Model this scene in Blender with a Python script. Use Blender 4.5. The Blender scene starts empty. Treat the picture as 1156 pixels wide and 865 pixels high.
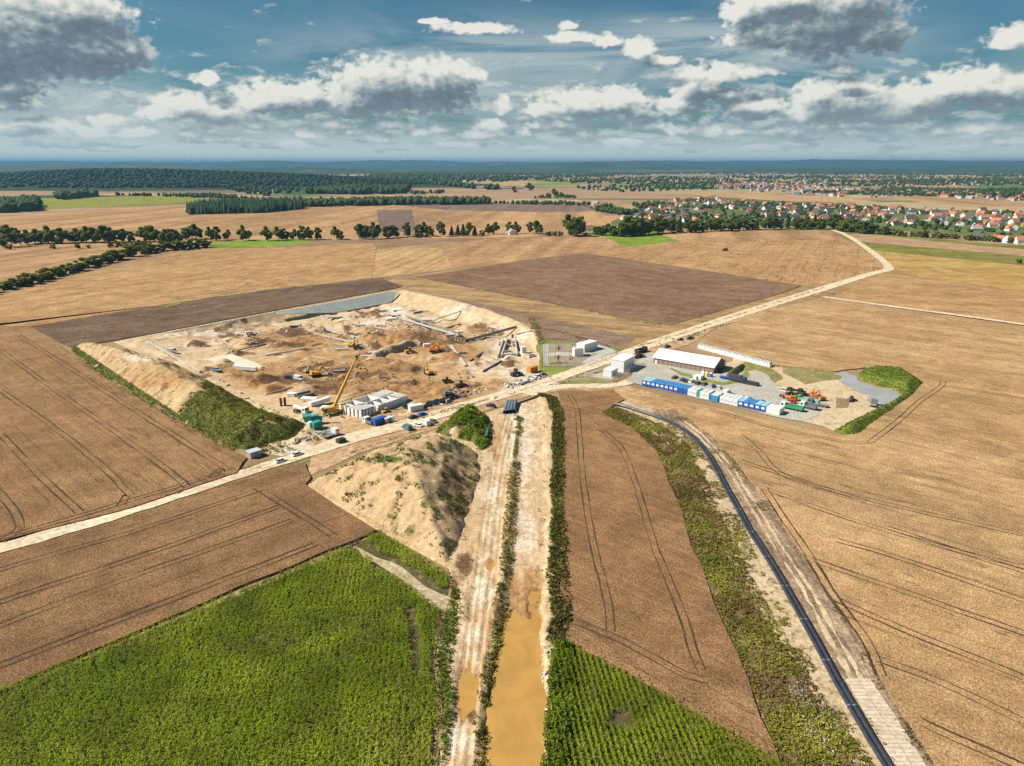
import bpy, math, random
import numpy as np
from mathutils import Vector, Matrix
from mathutils.geometry import delaunay_2d_cdt
R = math.radians
rng = np.random.default_rng(7); random.seed(7)
scn = bpy.context.scene; COL = scn.collection

# ------------------------------------------------------------------ camera
H = 100.0; F = 800.0; PITCH = math.atan((432.5-185.0)/F); W0, H0 = 1156, 865
cam = bpy.data.cameras.new('camera'); camo = bpy.data.objects.new('camera', cam); COL.objects.link(camo)
camo.location = (0, 0, H); camo.rotation_euler = (math.pi/2-PITCH, 0, 0)
cam.sensor_fit = 'HORIZONTAL'; cam.sensor_width = 36; cam.lens = 36*F/W0; cam.clip_start = 1; cam.clip_end = 90000
scn.camera = camo

def ray(px, py):
    u = (np.asarray(px, float)-578)/F; v = (432.5-np.asarray(py, float))/F
    return u, np.cos(PITCH)+v*np.sin(PITCH), -np.sin(PITCH)+v*np.cos(PITCH)
def P(px, py, z=0.0):                     # the point of the plain seen at a photo pixel
    dx, dy, dz = ray(px, py); t = (z-H)/np.minimum(dz, -1e-4)
    return float(dx*t), float(dy*t)
def PP(pts, z=0.0): return np.array([P(a, b, z) for a, b in pts])

# ------------------------------------------------------------------ object helpers
def tag(o, label=None, cat=None, group=None, kind=None):
    if label: o['label'] = label
    if cat: o['category'] = cat
    if group: o['group'] = group
    if kind: o['kind'] = kind
    return o
def link(name, me, mats, parent=None):
    o = bpy.data.objects.new(name, me); COL.objects.link(o)
    for m in (mats if isinstance(mats, (list, tuple)) else [mats]): me.materials.append(m)
    if parent is not None: o.parent = parent
    return o
def empty(name, loc, rz=0.0):
    o = bpy.data.objects.new(name, None); COL.objects.link(o); o.location = loc; o.rotation_euler = (0, 0, rz); o.empty_display_size = .5
    return o
def copy_tree(o, parent=None):
    c = o.copy(); COL.objects.link(c)
    if parent is not None: c.parent = parent
    for ch in list(o.children): copy_tree(ch, c)
    return c
def mesh_np(name, V, Fq, mats, parent=None, smooth=False, midx=None, attrs=None):   # equal-sized faces, fast
    V = np.asarray(V, np.float32); Fq = np.asarray(Fq, np.int32); n, k = Fq.shape
    me = bpy.data.meshes.new(name); me.vertices.add(len(V)); me.vertices.foreach_set('co', V.ravel())
    me.loops.add(n*k); me.loops.foreach_set('vertex_index', Fq.ravel())
    me.polygons.add(n); me.polygons.foreach_set('loop_start', np.arange(0, n*k, k, dtype=np.int32))
    if smooth: me.polygons.foreach_set('use_smooth', np.ones(n, bool))
    if midx is not None: me.polygons.foreach_set('material_index', np.asarray(midx, np.int32))
    for an, (dom, val) in (attrs or {}).items():
        a = me.attributes.new(an, 'FLOAT', dom); a.data.foreach_set('value', np.asarray(val, np.float32))
    me.update(calc_edges=True); me.validate()
    return link(name, me, mats, parent)

class MB:                                  # collects faces of any size into ONE mesh
    def __init__(s): s.v = []; s.f = []; s.m = []
    def add(s, vs, fs, m=0):
        b = len(s.v); s.v += [tuple(map(float, v)) for v in vs]; s.f += [tuple(b+i for i in f) for f in fs]; s.m += [m]*len(fs); return s
    def box(s, c, d, rz=0, m=0, top=1.0):
        x, y, z = c; a, b, h = d[0]/2, d[1]/2, d[2]; cs, sn = math.cos(rz), math.sin(rz); vs = []
        for k, zz in ((1, z), (top, z+h)):
            for px, py in ((-a, -b), (a, -b), (a, b), (-a, b)):
                px *= k; py *= k; vs.append((x+px*cs-py*sn, y+px*sn+py*cs, zz))
        return s.add(vs, [(3, 2, 1, 0), (4, 5, 6, 7), (0, 1, 5, 4), (1, 2, 6, 5), (2, 3, 7, 6), (3, 0, 4, 7)], m)
    def prism(s, prof, y0, y1, m=0, tx=1.0):       # profile in x,z extruded along y
        n = len(prof); vs = [(x, y0, z) for x, z in prof]+[(x, y1, z) for x, z in prof]
        return s.add(vs, [tuple(range(n)), tuple(range(2*n-1, n-1, -1))]+[(i, i+n, (i+1) % n+n, (i+1) % n) for i in range(n)], m)
    def cyl(s, p0, p1, r, n=10, m=0, r1=None, cap=True):
        p0, p1 = Vector(p0), Vector(p1); d = (p1-p0).normalized(); a = d.orthogonal().normalized(); b = d.cross(a); r1 = r if r1 is None else r1
        vs = [p0+(a*math.cos(t)+b*math.sin(t))*r for t in [2*math.pi*i/n for i in range(n)]]+[p1+(a*math.cos(t)+b*math.sin(t))*r1 for t in [2*math.pi*i/n for i in range(n)]]
        fs = [(i, (i+1) % n, (i+1) % n+n, i+n) for i in range(n)]
        if cap: fs += [tuple(range(n-1, -1, -1)), tuple(range(n, 2*n))]
        return s.add(vs, fs, m)
    def bar(s, p0, p1, w, h, m=0):                  # square beam between two points
        p0, p1 = Vector(p0), Vector(p1); d = (p1-p0).normalized(); up = Vector((0, 0, 1)) if abs(d.z) < .95 else Vector((0, 1, 0))
        a = d.cross(up).normalized()*(w/2); b = a.cross(d).normalized()*(h/2)
        vs = [p+q for p in (p0, p1) for q in (-a-b, a-b, a+b, -a+b)]
        return s.add(vs, [(0, 1, 2, 3), (7, 6, 5, 4), (0, 4, 5, 1), (1, 5, 6, 2), (2, 6, 7, 3), (3, 7, 4, 0)], m)
    def build(s, name, mats, parent=None, smooth=False, fix=True):
        me = bpy.data.meshes.new(name); me.from_pydata(s.v, [], s.f)
        me.polygons.foreach_set('material_index', np.array(s.m, np.int32))
        if fix:
            import bmesh
            bm = bmesh.new(); bm.from_mesh(me); bmesh.ops.recalc_face_normals(bm, faces=bm.faces); bm.to_mesh(me); bm.free()
        if smooth: me.polygons.foreach_set('use_smooth', np.ones(len(s.f), bool))
        me.update(); return link(name, me, mats, parent)

# ------------------------------------------------------------------ material helpers
class NT:
    def __init__(s, name):
        s.mat = bpy.data.materials.new(name); s.mat.use_nodes = True; s.t = s.mat.node_tree; s.n = s.t.nodes; s.l = s.t.links
        s.b = s.n['Principled BSDF']; s.b.inputs['Roughness'].default_value = .85; s.b.inputs['Specular IOR Level'].default_value = .2
    def new(s, t, **k):
        n = s.n.new(t)
        for a, v in k.items(): setattr(n, a, v)
        return n
    def put(s, n, i, v):
        if v is None: return
        if isinstance(v, bpy.types.NodeSocket): s.l.new(v, n.inputs[i])
        else: n.inputs[i].default_value = v
    def pos(s):
        if not hasattr(s, '_p'): s._p = s.new('ShaderNodeNewGeometry').outputs['Position']
        return s._p
    def mapped(s, ang=0, sc=(1, 1, 1), v=None):
        m = s.new('ShaderNodeMapping'); s.l.new(v or s.pos(), m.inputs[0]); m.inputs['Rotation'].default_value = (0, 0, 0)
        r = s.new('ShaderNodeVectorRotate', rotation_type='Z_AXIS'); s.l.new(v or s.pos(), r.inputs[0]); r.inputs['Angle'].default_value = -ang
        s.l.new(r.outputs[0], m.inputs[0]); m.inputs['Scale'].default_value = sc; return m.outputs[0]
    def noise(s, scale, det=3, rough=.55, v=None, dist=0):
        n = s.new('ShaderNodeTexNoise'); s.l.new(v or s.pos(), n.inputs['Vector']); n.inputs['Scale'].default_value = scale
        n.inputs['Detail'].default_value = det; n.inputs['Roughness'].default_value = rough; n.inputs['Distortion'].default_value = dist; return n.outputs[0]
    def voro(s, scale, v=None, feat='F1', out='Distance'):
        n = s.new('ShaderNodeTexVoronoi', feature=feat); s.l.new(v or s.pos(), n.inputs['Vector']); n.inputs['Scale'].default_value = scale; return n.outputs[out]
    def math(s, op, a, b=None, c=None, clamp=False):
        n = s.new('ShaderNodeMath', operation=op, use_clamp=clamp); s.put(n, 0, a); s.put(n, 1, b); s.put(n, 2, c); return n.outputs[0]
    def rmp(s, v, a, b, lo=0.0, hi=1.0):
        n = s.new('ShaderNodeMapRange', interpolation_type='SMOOTHSTEP'); s.put(n, 0, v)
        for i, x in zip((1, 2, 3, 4), (a, b, lo, hi)): n.inputs[i].default_value = x
        return n.outputs[0]
    def mix(s, f, a, b, mode='MIX'):
        n = s.new('ShaderNodeMix', data_type='RGBA', blend_type=mode); s.put(n, 0, f)
        for i, x in ((6, a), (7, b)): s.put(n, i, (*x, 1) if isinstance(x, tuple) and len(x) == 3 else x)
        return n.outputs[2]
    def val(s, c, f): # multiply colour by a scalar
        n = s.new('ShaderNodeVectorMath', operation='SCALE'); s.put(n, 0, c); s.put(n, 'Scale', f); return n.outputs[0]
    def attr(s, name): return s.new('ShaderNodeAttribute', attribute_name=name).outputs['Fac']
    def bump(s, h, strength=.5, dist=.3):
        n = s.new('ShaderNodeBump'); n.inputs['Strength'].default_value = strength; n.inputs['Distance'].default_value = dist; s.l.new(h, n.inputs['Height']); s.l.new(n.outputs[0], s.b.inputs['Normal'])
    def out(s, c): s.put(s.b, 'Base Color', (*c, 1) if isinstance(c, tuple) else c); return s.mat

_mc = {}
def paint(name, c, rough=.5, spec=.4, wear=.25, metal=0.0):        # painted or dull surface with uneven dust
    k = (name, c, rough)
    if k in _mc: return _mc[k]
    n = NT(name); n.b.inputs['Roughness'].default_value = rough; n.b.inputs['Specular IOR Level'].default_value = spec; n.b.inputs['Metallic'].default_value = metal
    o = n.new('ShaderNodeTexCoord').outputs['Object']
    w = n.rmp(n.noise(.7, 6, .65, o), .35, .75)
    dust = tuple(.7*x+.3*d for x, d in zip(c, (.34, .27, .19)))
    _mc[k] = n.out(n.mix(n.math('MULTIPLY', w, wear*2), c, dust)); return _mc[k]

def field_mat(name, c1, c2, ang, dark=None, row=1.0, rowamt=.18, fine=1.6, bump=.5, lodge=.0, band=0.0, bandw=24.0, speck=.5, patch=.012, gain=None, drill=0, dspace=17.0):
    n = NT(name); k_ = gain or (.92, .83, .73); c1 = tuple(a*b for a, b in zip(c1, k_)); c2 = tuple(a*b for a, b in zip(c2, k_))
    big = n.noise(patch, 4, .6); mid = n.noise(patch*6, 5, .65, dist=.4)
    stre = n.noise(1, 4, .6, n.mapped(ang, (1/60, 1/4.5, 1)))
    f = n.rmp(n.math('ADD', n.math('MULTIPLY', big, .5), n.math('ADD', n.math('MULTIPLY', stre, .25), n.math('MULTIPLY', mid, .25))), .40, .60)
    c = n.mix(f, c1, c2)
    dark = dark or tuple(.45*x for x in c1)
    if lodge:                                # flattened, torn places that follow the rows
        a = n.noise(1, 5, .65, n.mapped(ang, (1/26, 1/4.0, 1)), .6)
        b = n.noise(.011, 3, .5)
        lm = n.math('MULTIPLY', n.rmp(a, .55, .64), n.rmp(b, .46, .58))
        c = n.mix(n.math('MULTIPLY', lm, lodge), c, dark)
    if band:                                 # swaths of the combine / drilling widths
        w = n.noise(1, 1, .4, n.mapped(ang, (1/900, 1/bandw, 1)))
        c = n.val(c, n.rmp(w, .3, .7, 1-band, 1+band))
    if drill:                                # faint parallel drill and wheel lines, broken up along their length
        sx = n.new('ShaderNodeSeparateXYZ'); n.l.new(n.mapped(ang, (1, 1, 1)), sx.inputs[0]); wob = n.noise(.02, 2, .5)
        fr = n.math('FRACT', n.math('ADD', n.math('DIVIDE', sx.outputs[1], dspace), n.math('MULTIPLY', wob, .35))); ln = n.rmp(n.math('ABSOLUTE', n.math('SUBTRACT', fr, .5)), .07, .025)
        c = n.val(c, n.math('SUBTRACT', 1.0, n.math('MULTIPLY', ln, n.rmp(n.noise(1, 4, .6, n.mapped(ang, (1/40, 1/5, 1))), .42, .6, 0, drill))))
    dash = n.math('MULTIPLY', n.rmp(n.noise(1, 3, .6, n.mapped(ang, (1/5.5, 1/1.3, 1))), .60, .68), n.rmp(n.noise(.03, 4, .6), .46, .60)); c = n.val(c, n.math('SUBTRACT', 1.0, n.math('MULTIPLY', dash, .42)))
    rw = n.noise(1, 3, .7, n.mapped(ang, (1/24, 1/row, 1)))
    fi = n.noise(fine, 4, .75)
    c = n.val(c, n.rmp(rw, .25, .75, 1-rowamt, 1+rowamt))
    c = n.val(c, n.rmp(fi, .3, .7, 1-speck, 1+speck)); c = n.val(c, n.rmp(mid, .32, .68, .86, 1.12)); c = n.val(c, n.rmp(n.noise(.33, 4, .7), .3, .7, .88, 1.12))
    if bump: n.bump(n.math('ADD', fi, n.math('MULTIPLY', rw, .5)), bump, .5)
    n.b.inputs['Specular IOR Level'].default_value = .08; n.b.inputs['Roughness'].default_value = 1
    return n.out(c)

def soil_mat(name, c1, c2, c3=None, scale=.05, fine=.8, bump=.6):
    n = NT(name)
    a = n.noise(scale, 6, .65, dist=.5); b = n.noise(fine, 5, .7); d = n.noise(scale*4, 5, .65)
    c = n.mix(n.rmp(a, .35, .65), c1, c2)
    if c3: c = n.mix(n.rmp(d, .5, .68), c, c3)
    c = n.val(c, n.rmp(b, .3, .7, .74, 1.26)); n.bump(b, bump, .5)
    n.b.inputs['Specular IOR Level'].default_value = .1; n.b.inputs['Roughness'].default_value = 1
    return n.out(c)

def leaf_mat(name, c1, c2, c3, trans=.25):     # leaf colour varies by clump (attribute tint) and by place
    n = NT(name); t = n.attr('tint')
    c = n.mix(n.rmp(t, 0, .6), c1, c2); c = n.mix(n.rmp(t, .62, 1), c, c3)
    c = n.val(c, n.rmp(n.noise(.12, 3), .3, .7, .75, 1.25))
    n.b.inputs['Roughness'].default_value = .7; n.b.inputs['Specular IOR Level'].default_value = .08
    n.out(c)
    if trans:
        tr = n.new('ShaderNodeBsdfTranslucent'); n.l.new(c, tr.inputs[0]); ms = n.new('ShaderNodeMixShader'); ms.inputs[0].default_value = trans
        n.l.new(n.b.outputs[0], ms.inputs[1]); n.l.new(tr.outputs[0], ms.inputs[2]); n.l.new(ms.outputs[0], n.n['Material Output'].inputs[0])
    return n.mat

# ------------------------------------------------------------------ 2-D shape helpers
def densify(W, step, closed=True, jit=0.0):
    W = np.asarray(W, float); out = []; N = len(W)
    for i in range(N if closed else N-1):
        a, b = W[i], W[(i+1) % N]; n = max(1, min(400, int(np.hypot(*(b-a))/step)))
        for k in range(n): out.append(a+(b-a)*k/n)
    if not closed: out.append(W[-1])
    out = np.array(out)
    if jit:
        j = rng.normal(0, jit, out.shape); j = (j+np.roll(j, 1, 0)+np.roll(j, -1, 0))/1.7
        if not closed: j[0] = j[-1] = 0
        out = out+j
    return out
def smooth_path(W, step=3.0):
    W = np.asarray(W, float); Q = np.vstack([2*W[0]-W[1], W, 2*W[-1]-W[-2]]); out = []
    for i in range(1, len(Q)-2):
        p0, p1, p2, p3 = Q[i-1], Q[i], Q[i+1], Q[i+2]; n = max(2, min(300, int(np.hypot(*(p2-p1))/step)))
        t = np.linspace(0, 1, n, endpoint=False)[:, None]
        out.append(.5*((2*p1)+(-p0+p2)*t+(2*p0-5*p1+4*p2-p3)*t**2+(-p0+3*p1-3*p2+p3)*t**3))
    return np.vstack(out+[W[-1:]])
def inside(X, Y, Pg):
    r = np.zeros(np.shape(X), bool); n = len(Pg); j = n-1
    for i in range(n):
        xi, yi = Pg[i]; xj, yj = Pg[j]
        c = ((yi > Y) != (yj > Y)) & (X < (xj-xi)*(Y-yi)/((yj-yi) if yj != yi else 1e-9)+xi); r ^= c; j = i
    return r
def dist_seg(X, Y, L, closed=True):
    d = np.full(np.shape(X), 1e9); n = len(L)
    for i in range(n if closed else n-1):
        a, b = L[i], L[(i+1) % n]; ab = b-a; t = np.clip(((X-a[0])*ab[0]+(Y-a[1])*ab[1])/max(ab@ab, 1e-9), 0, 1)
        d = np.minimum(d, np.hypot(X-a[0]-t*ab[0], Y-a[1]-t*ab[1]))
    return d
def sdist(X, Y, Pg): d = dist_seg(X, Y, Pg); return np.where(inside(X, Y, Pg), d, -d)
_vt = {}
def _tab(k):
    if k not in _vt: _vt[k] = np.random.default_rng(k).random((256, 256))
    return _vt[k]
def vnoise(X, Y, s, seed=0, octv=4, rough=.5):     # value noise
    out = 0; amp = 1; tot = 0
    for o in range(octv):
        T = _tab(seed*31+o); x = X/s*2**o+17.3*o; y = Y/s*2**o+9.1*o
        xi = np.floor(x).astype(int); yi = np.floor(y).astype(int); fx = x-xi; fy = y-yi; fx = fx*fx*(3-2*fx); fy = fy*fy*(3-2*fy)
        g = lambda a, b: T[a % 256, b % 256]
        out = out+amp*((g(xi, yi)*(1-fx)+g(xi+1, yi)*fx)*(1-fy)+(g(xi, yi+1)*(1-fx)+g(xi+1, yi+1)*fx)*fy); tot += amp; amp *= rough
    return out/tot
def sstep(a, b, x): t = np.clip((x-a)/(b-a), 0, 1); return t*t*(3-2*t)

LV = [0.02]
def sheet(name, px, mat, h=None, jit=.25, kind='structure', step=4.0, z=None, world=False, extra=None, mats=None):
    """a flat field, yard or road patch; h = standing height of the crop, its cut edge is real"""
    W = np.asarray(px, float) if world else PP(px)
    far = W[:, 1].min(); st = max(step, far/150); W = densify(W, st, True, jit*max(1, far/400))
    LV[0] += .0022; zt = (z if z is not None else LV[0] if h is None else h+LV[0])
    m = MB(); n = len(W); m.add([(x, y, zt) for x, y in W], [tuple(range(n))])
    if h: m.add([(x, y, zt) for x, y in W]+[(x, y, -.1) for x, y in W], [(i, (i+1) % n, (i+1) % n+n, i+n) for i in range(n)])
    o = m.build(name, mat, None, fix=False)
    o.data.polygons[0].material_index = 0
    if o.data.polygons[0].normal.z < 0: o.data.flip_normals()
    o['kind'] = kind; o['top'] = zt
    return o
def ribbon_np(C, wl, wr, z, jit=.12):
    C = np.asarray(C); T = np.gradient(C, axis=0); T /= np.maximum(np.linalg.norm(T, axis=1), 1e-9)[:, None]; N = np.c_[-T[:, 1], T[:, 0]]
    n = len(C); a = C+N*(wl+rng.normal(0, jit, n))[:, None]; b = C-N*(wr+rng.normal(0, jit, n))[:, None]
    V = np.vstack([np.c_[a, np.full(n, z)], np.c_[b, np.full(n, z)]]); i = np.arange(n-1)
    return V, np.c_[i, i+n, i+n+1, i+1]
def ribbon(name, px, w, mat, z, jit=.2, kind='structure', step=3.0):
    V, Fq = ribbon_np(smooth_path(PP(px), step), w/2, w/2, z, jit); return tag(mesh_np(name, V, Fq, mat), kind=kind)
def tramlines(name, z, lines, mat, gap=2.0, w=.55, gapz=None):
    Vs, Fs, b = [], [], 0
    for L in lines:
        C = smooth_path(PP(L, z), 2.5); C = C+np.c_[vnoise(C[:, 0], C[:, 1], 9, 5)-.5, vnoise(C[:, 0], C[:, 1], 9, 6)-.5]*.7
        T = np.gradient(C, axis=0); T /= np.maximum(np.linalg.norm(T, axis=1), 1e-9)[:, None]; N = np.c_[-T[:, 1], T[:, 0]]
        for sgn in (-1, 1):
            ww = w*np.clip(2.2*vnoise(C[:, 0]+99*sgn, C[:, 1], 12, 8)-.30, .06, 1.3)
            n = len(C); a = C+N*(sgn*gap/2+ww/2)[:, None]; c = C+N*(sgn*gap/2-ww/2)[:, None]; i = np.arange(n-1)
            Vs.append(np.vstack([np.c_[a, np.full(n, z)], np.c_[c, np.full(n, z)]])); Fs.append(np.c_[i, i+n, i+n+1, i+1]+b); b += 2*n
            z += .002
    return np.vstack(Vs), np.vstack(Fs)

# ------------------------------------------------------------------ render, sun, sky, haze
SUN_EL, SUN_AZ = R(43), R(-92)          # azimuth from +Y (ahead), negative is to the left
sd = Vector((math.sin(SUN_AZ)*math.cos(SUN_EL), math.cos(SUN_AZ)*math.cos(SUN_EL), math.sin(SUN_EL)))
sun = bpy.data.lights.new('sun', 'SUN'); sun.energy = 4.6; sun.angle = R(.5); sun.color = (1, .93, .82)
suno = bpy.data.objects.new('sun', sun); COL.objects.link(suno); suno.rotation_euler = sd.to_track_quat('Z', 'Y').to_euler(); suno.location = sd*500
scn.view_settings.view_transform = 'Standard'; scn.view_settings.look = 'None'; scn.view_settings.exposure = .71; scn.view_settings.gamma = 1; scn.view_settings.use_curve_mapping = False
scn.render.engine = 'CYCLES'
cy = scn.cycles; cy.use_denoising = True; cy.denoiser = 'OPENIMAGEDENOISE'; cy.max_bounces = 5; cy.diffuse_bounces = 2; cy.glossy_bounces = 2; cy.transmission_bounces = 2; cy.volume_bounces = 1
cy.transparent_max_bounces = 4; cy.caustics_reflective = cy.caustics_refractive = False; cy.use_adaptive_sampling = True; cy.adaptive_threshold = .02
cy.denoising_prefilter = 'NONE'; cy.sample_clamp_indirect = 4

world = bpy.data.worlds.new('World'); scn.world = world; world.use_nodes = True
wt = world.node_tree; wn, wl = wt.nodes, wt.links; wn.clear()
def wnew(t, **k):
    n = wn.new(t)
    for a, v in k.items(): setattr(n, a, v)
    return n
def wput(n, i, v):
    if isinstance(v, bpy.types.NodeSocket): wl.new(v, n.inputs[i])
    else: n.inputs[i].default_value = v
def wm(op, a, b=0.0, c=None, clamp=False):
    n = wnew('ShaderNodeMath', operation=op, use_clamp=clamp); wput(n, 0, a); wput(n, 1, b)
    if c is not None: wput(n, 2, c)
    return n.outputs[0]
def wv(op, a, b=(0, 0, 0), out=0):
    n = wnew('ShaderNodeVectorMath', operation=op); wput(n, 0, a); wput(n, 1, b); return n.outputs[out]
def wr(v, a, b, lo=0.0, hi=1.0, it='SMOOTHSTEP'):
    n = wnew('ShaderNodeMapRange', interpolation_type=it); wput(n, 0, v)
    for i, x in zip((1, 2, 3, 4), (a, b, lo, hi)): wput(n, i, x)
    return n.outputs[0]
def wmix(f, a, b):
    n = wnew('ShaderNodeMix', data_type='RGBA'); wput(n, 0, f)
    for i, x in ((6, a), (7, b)): wput(n, i, (*x, 1) if isinstance(x, tuple) else x)
    return n.outputs[2]
def wnoise(v, sc, det, ro, dist=0.0):
    n = wnew('ShaderNodeTexNoise'); wput(n, 'Vector', v); wput(n, 'Scale', sc); wput(n, 'Detail', det); wput(n, 'Roughness', ro); wput(n, 'Distortion', dist); return n.outputs[0]
sky = wnew('ShaderNodeTexSky', sky_type='NISHITA', sun_disc=False, sun_elevation=SUN_EL, sun_rotation=SUN_AZ, altitude=100, air_density=1.0, dust_density=1.2, ozone_density=2.2)
tc = wnew('ShaderNodeTexCoord'); sp = wnew('ShaderNodeSeparateXYZ'); wl.new(tc.outputs['Generated'], sp.inputs[0])
az = wm('ARCTAN2', sp.outputs[0], sp.outputs[1]); el = wm('ARCSINE', sp.outputs[2])        # bearing and height in the sky, in degrees
AZ = wm('MULTIPLY', az, 57.29578); EL = wm('MULTIPLY', el, 57.29578)
cb = wnew('ShaderNodeCombineXYZ'); wput(cb, 0, AZ); wput(cb, 1, EL); wput(cb, 2, wm('MULTIPLY', EL, -1.0)); Q = cb.outputs[0]
def sky_px(x, y):
    dx, dy, dz = ray(x, y); return math.degrees(math.atan2(dx, dy)), math.degrees(math.atan2(dz, math.hypot(dx, dy)))
# cumulus: (x, y, half width, height above, depth below) as seen in the photograph, turned into bearings
CL = [(35,48,80,62,36),(105,58,58,32,26),(148,55,22,16,14),(-40,60,80,70,40),(80,15,60,30,30),(12,100,30,16,12),(0,118,26,9,6),(50,143,38,11,9),(5,146,30,9,8),(105,150,22,8,5),
      (233,90,15,10,7),(205,122,38,20,13),(245,128,34,20,16),(178,130,24,10,6),(320,114,62,24,14),(350,106,22,17,9),(288,118,30,14,10),(430,98,66,34,36),(490,94,58,32,40),(398,115,44,24,18),(528,86,26,11,9),(515,114,26,7,6),
      (535,33,52,8,6),(490,25,20,4,3),(645,42,34,6,6),(684,46,18,9,7),(722,56,22,15,12),(745,68,26,7,7),(640,30,14,5,4),(655,122,66,24,13),(698,116,38,20,19),(610,125,22,14,9),(565,122,13,16,9),(556,142,34,9,7),(628,142,34,8,6),
      (785,98,34,26,22),(772,118,30,14,11),(815,84,26,16,9),(846,82,38,10,6),(850,122,44,20,13),(825,108,30,10,8),(868,42,52,24,14),(938,28,66,50,36),(992,36,32,24,24),(840,12,26,22,16),(890,0,60,22,18),(960,4,50,30,20),
      (955,118,58,30,24),(1000,128,62,24,14),(925,108,30,20,14),(1035,112,46,16,18),(1095,100,64,22,16),(1140,104,50,24,20),(1142,45,24,15,9),(950,80,18,7,4),(1108,146,40,10,7),(1022,172,32,8,5),(1000,178,26,4,3),
      (440,142,26,8,7),(375,142,34,11,6),(398,150,30,6,5),(150,150,26,7,5),(290,142,20,8,5),(470,150,16,6,4),(730,142,30,8,6),(880,148,40,8,7),(835,150,24,7,5),(915,155,26,7,5),(960,150,34,8,6),(768,148,28,7,5),(70,162,50,6,5),(520,164,40,5,4),(860,168,36,5,4),(700,160,36,5,5),(250,158,50,7,5),(330,164,46,5,4),(600,168,30,5,3),(800,172,26,4,3),(1080,168,30,5,4),(180,168,40,5,4),
      (15,150,24,9,5),(120,138,18,8,5),(215,152,24,9,5),(345,152,16,7,4),(420,158,26,7,4),(495,148,18,8,5),(540,152,24,8,5),(585,150,22,9,5),(655,152,26,8,5),(760,160,22,7,4),(800,150,18,9,5),(900,164,24,7,4),(950,172,20,5,3),(1060,150,24,9,5),(1135,160,26,9,5),(1000,158,20,7,4),(290,166,22,5,3),(120,168,24,5,3),(640,172,22,4,3),(445,172,24,4,3),(720,128,22,14,8),(905,132,26,16,9),
      (-120,110,60,24,16),(-200,60,70,40,20),(1240,90,60,26,18),(1330,50,70,30,20),(1300,140,60,12,8)]
cloudgrp = bpy.data.node_groups.new('cloud_density', 'ShaderNodeTree')
cloudgrp.interface.new_socket('p', in_out='INPUT', socket_type='NodeSocketVector'); cloudgrp.interface.new_socket('d', in_out='OUTPUT', socket_type='NodeSocketFloat')
wn_, wl_ = wn, wl; wn, wl = cloudgrp.nodes, cloudgrp.links
gi = wn.new('NodeGroupInput'); go = wn.new('NodeGroupOutput'); q = gi.outputs[0]
warp = wnew('ShaderNodeTexNoise'); wput(warp, 'Vector', q); wput(warp, 'Scale', .55); wput(warp, 'Detail', 5.0); wput(warp, 'Roughness', .6)
wofs = wv('MULTIPLY', wv('SUBTRACT', warp.outputs[1], (.5, .5, .5)), (1.1, .6, 0))
cs_ = wnew('ShaderNodeSeparateXYZ'); wput(cs_, 0, wv('ADD', q, wofs)); cc_ = wnew('ShaderNodeCombineXYZ'); wput(cc_, 0, cs_.outputs[0]); wput(cc_, 1, cs_.outputs[1]); wput(cc_, 2, wm('MULTIPLY', cs_.outputs[1], -1.0)); qw = cc_.outputs[0]
acc = None
for (x, y, a, bt, bb) in CL:
    A, E = sky_px(x, y); k = 57.3/F*.95
    d = wv('LENGTH', wv('MAXIMUM', wv('MULTIPLY', wv('SUBTRACT', qw, (A, E, -E)), (1/(a*k), 1/(bt*k), 1/(bb*k))), (-99, 0, 0)), out=1)
    acc = d if acc is None else wm('SMOOTH_MIN', acc, d, .22)
f1 = wnoise(q, 1.5, 8, .56); f2 = wnew('ShaderNodeTexVoronoi', feature='SMOOTH_F1'); wput(f2, 'Vector', wv('ADD', q, wofs)); wput(f2, 'Scale', 1.6); wput(f2, 'Smoothness', .6)
dens = wm('SUBTRACT', 1.12, acc)
dens = wm('ADD', dens, wm('MULTIPLY', wm('SUBTRACT', f1, .5), 1.35)); dens = wm('SUBTRACT', dens, wm('MULTIPLY', wm('SUBTRACT', f2.outputs['Distance'], .35), .36))
cloudgrp.interface.new_socket('b', in_out='OUTPUT', socket_type='NodeSocketFloat')
wl.new(dens, go.inputs[0]); wl.new(wm('SUBTRACT', 1.12, acc), go.inputs[1]); wn, wl = wn_, wl_
def cd(off, o=0):
    g = wn.new('ShaderNodeGroup'); g.node_tree = cloudgrp; wput(g, 0, wv('ADD', Q, off)); return g.outputs[o]
D0 = cd((0, 0, 0)); g1 = cd((-.55, .60, -.60)).node; D1 = g1.outputs[0]; B2 = cd((-.9, 1.5, -1.5), 1)
alpha = wr(D0, .02, .44)
alpha = wm('MULTIPLY', alpha, wr(EL, .2, 1.8, .4, 1.0))
lit = wm('ADD', wm('MULTIPLY', wm('SUBTRACT', D0, D1), .52), wm('SUBTRACT', .83, wm('MULTIPLY', wr(B2, -.22, .75), .68)))
lit = wm('ADD', lit, wm('MULTIPLY', wr(D0, .5, .1), .10))
lit = wm('ADD', wm('MULTIPLY', lit, .82), .08)
cr = wn.new('ShaderNodeValToRGB'); wl.new(lit, cr.inputs[0])
e = cr.color_ramp.elements; e[0].position = .02; e[0].color = (.13, .175, .21, 1); e[1].position = .80; e[1].color = (.78, .775, .71, 1)
for p_, c_ in ((.24, (.17, .225, .265)), (.44, (.33, .39, .41)), (.62, (.58, .60, .565))): x_ = e.new(p_); x_.color = (*c_, 1)
SK = .055
cloudc = wv('SCALE', cr.outputs[0]); cloudc.node.inputs['Scale'].default_value = 1.05/SK*.62
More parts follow.
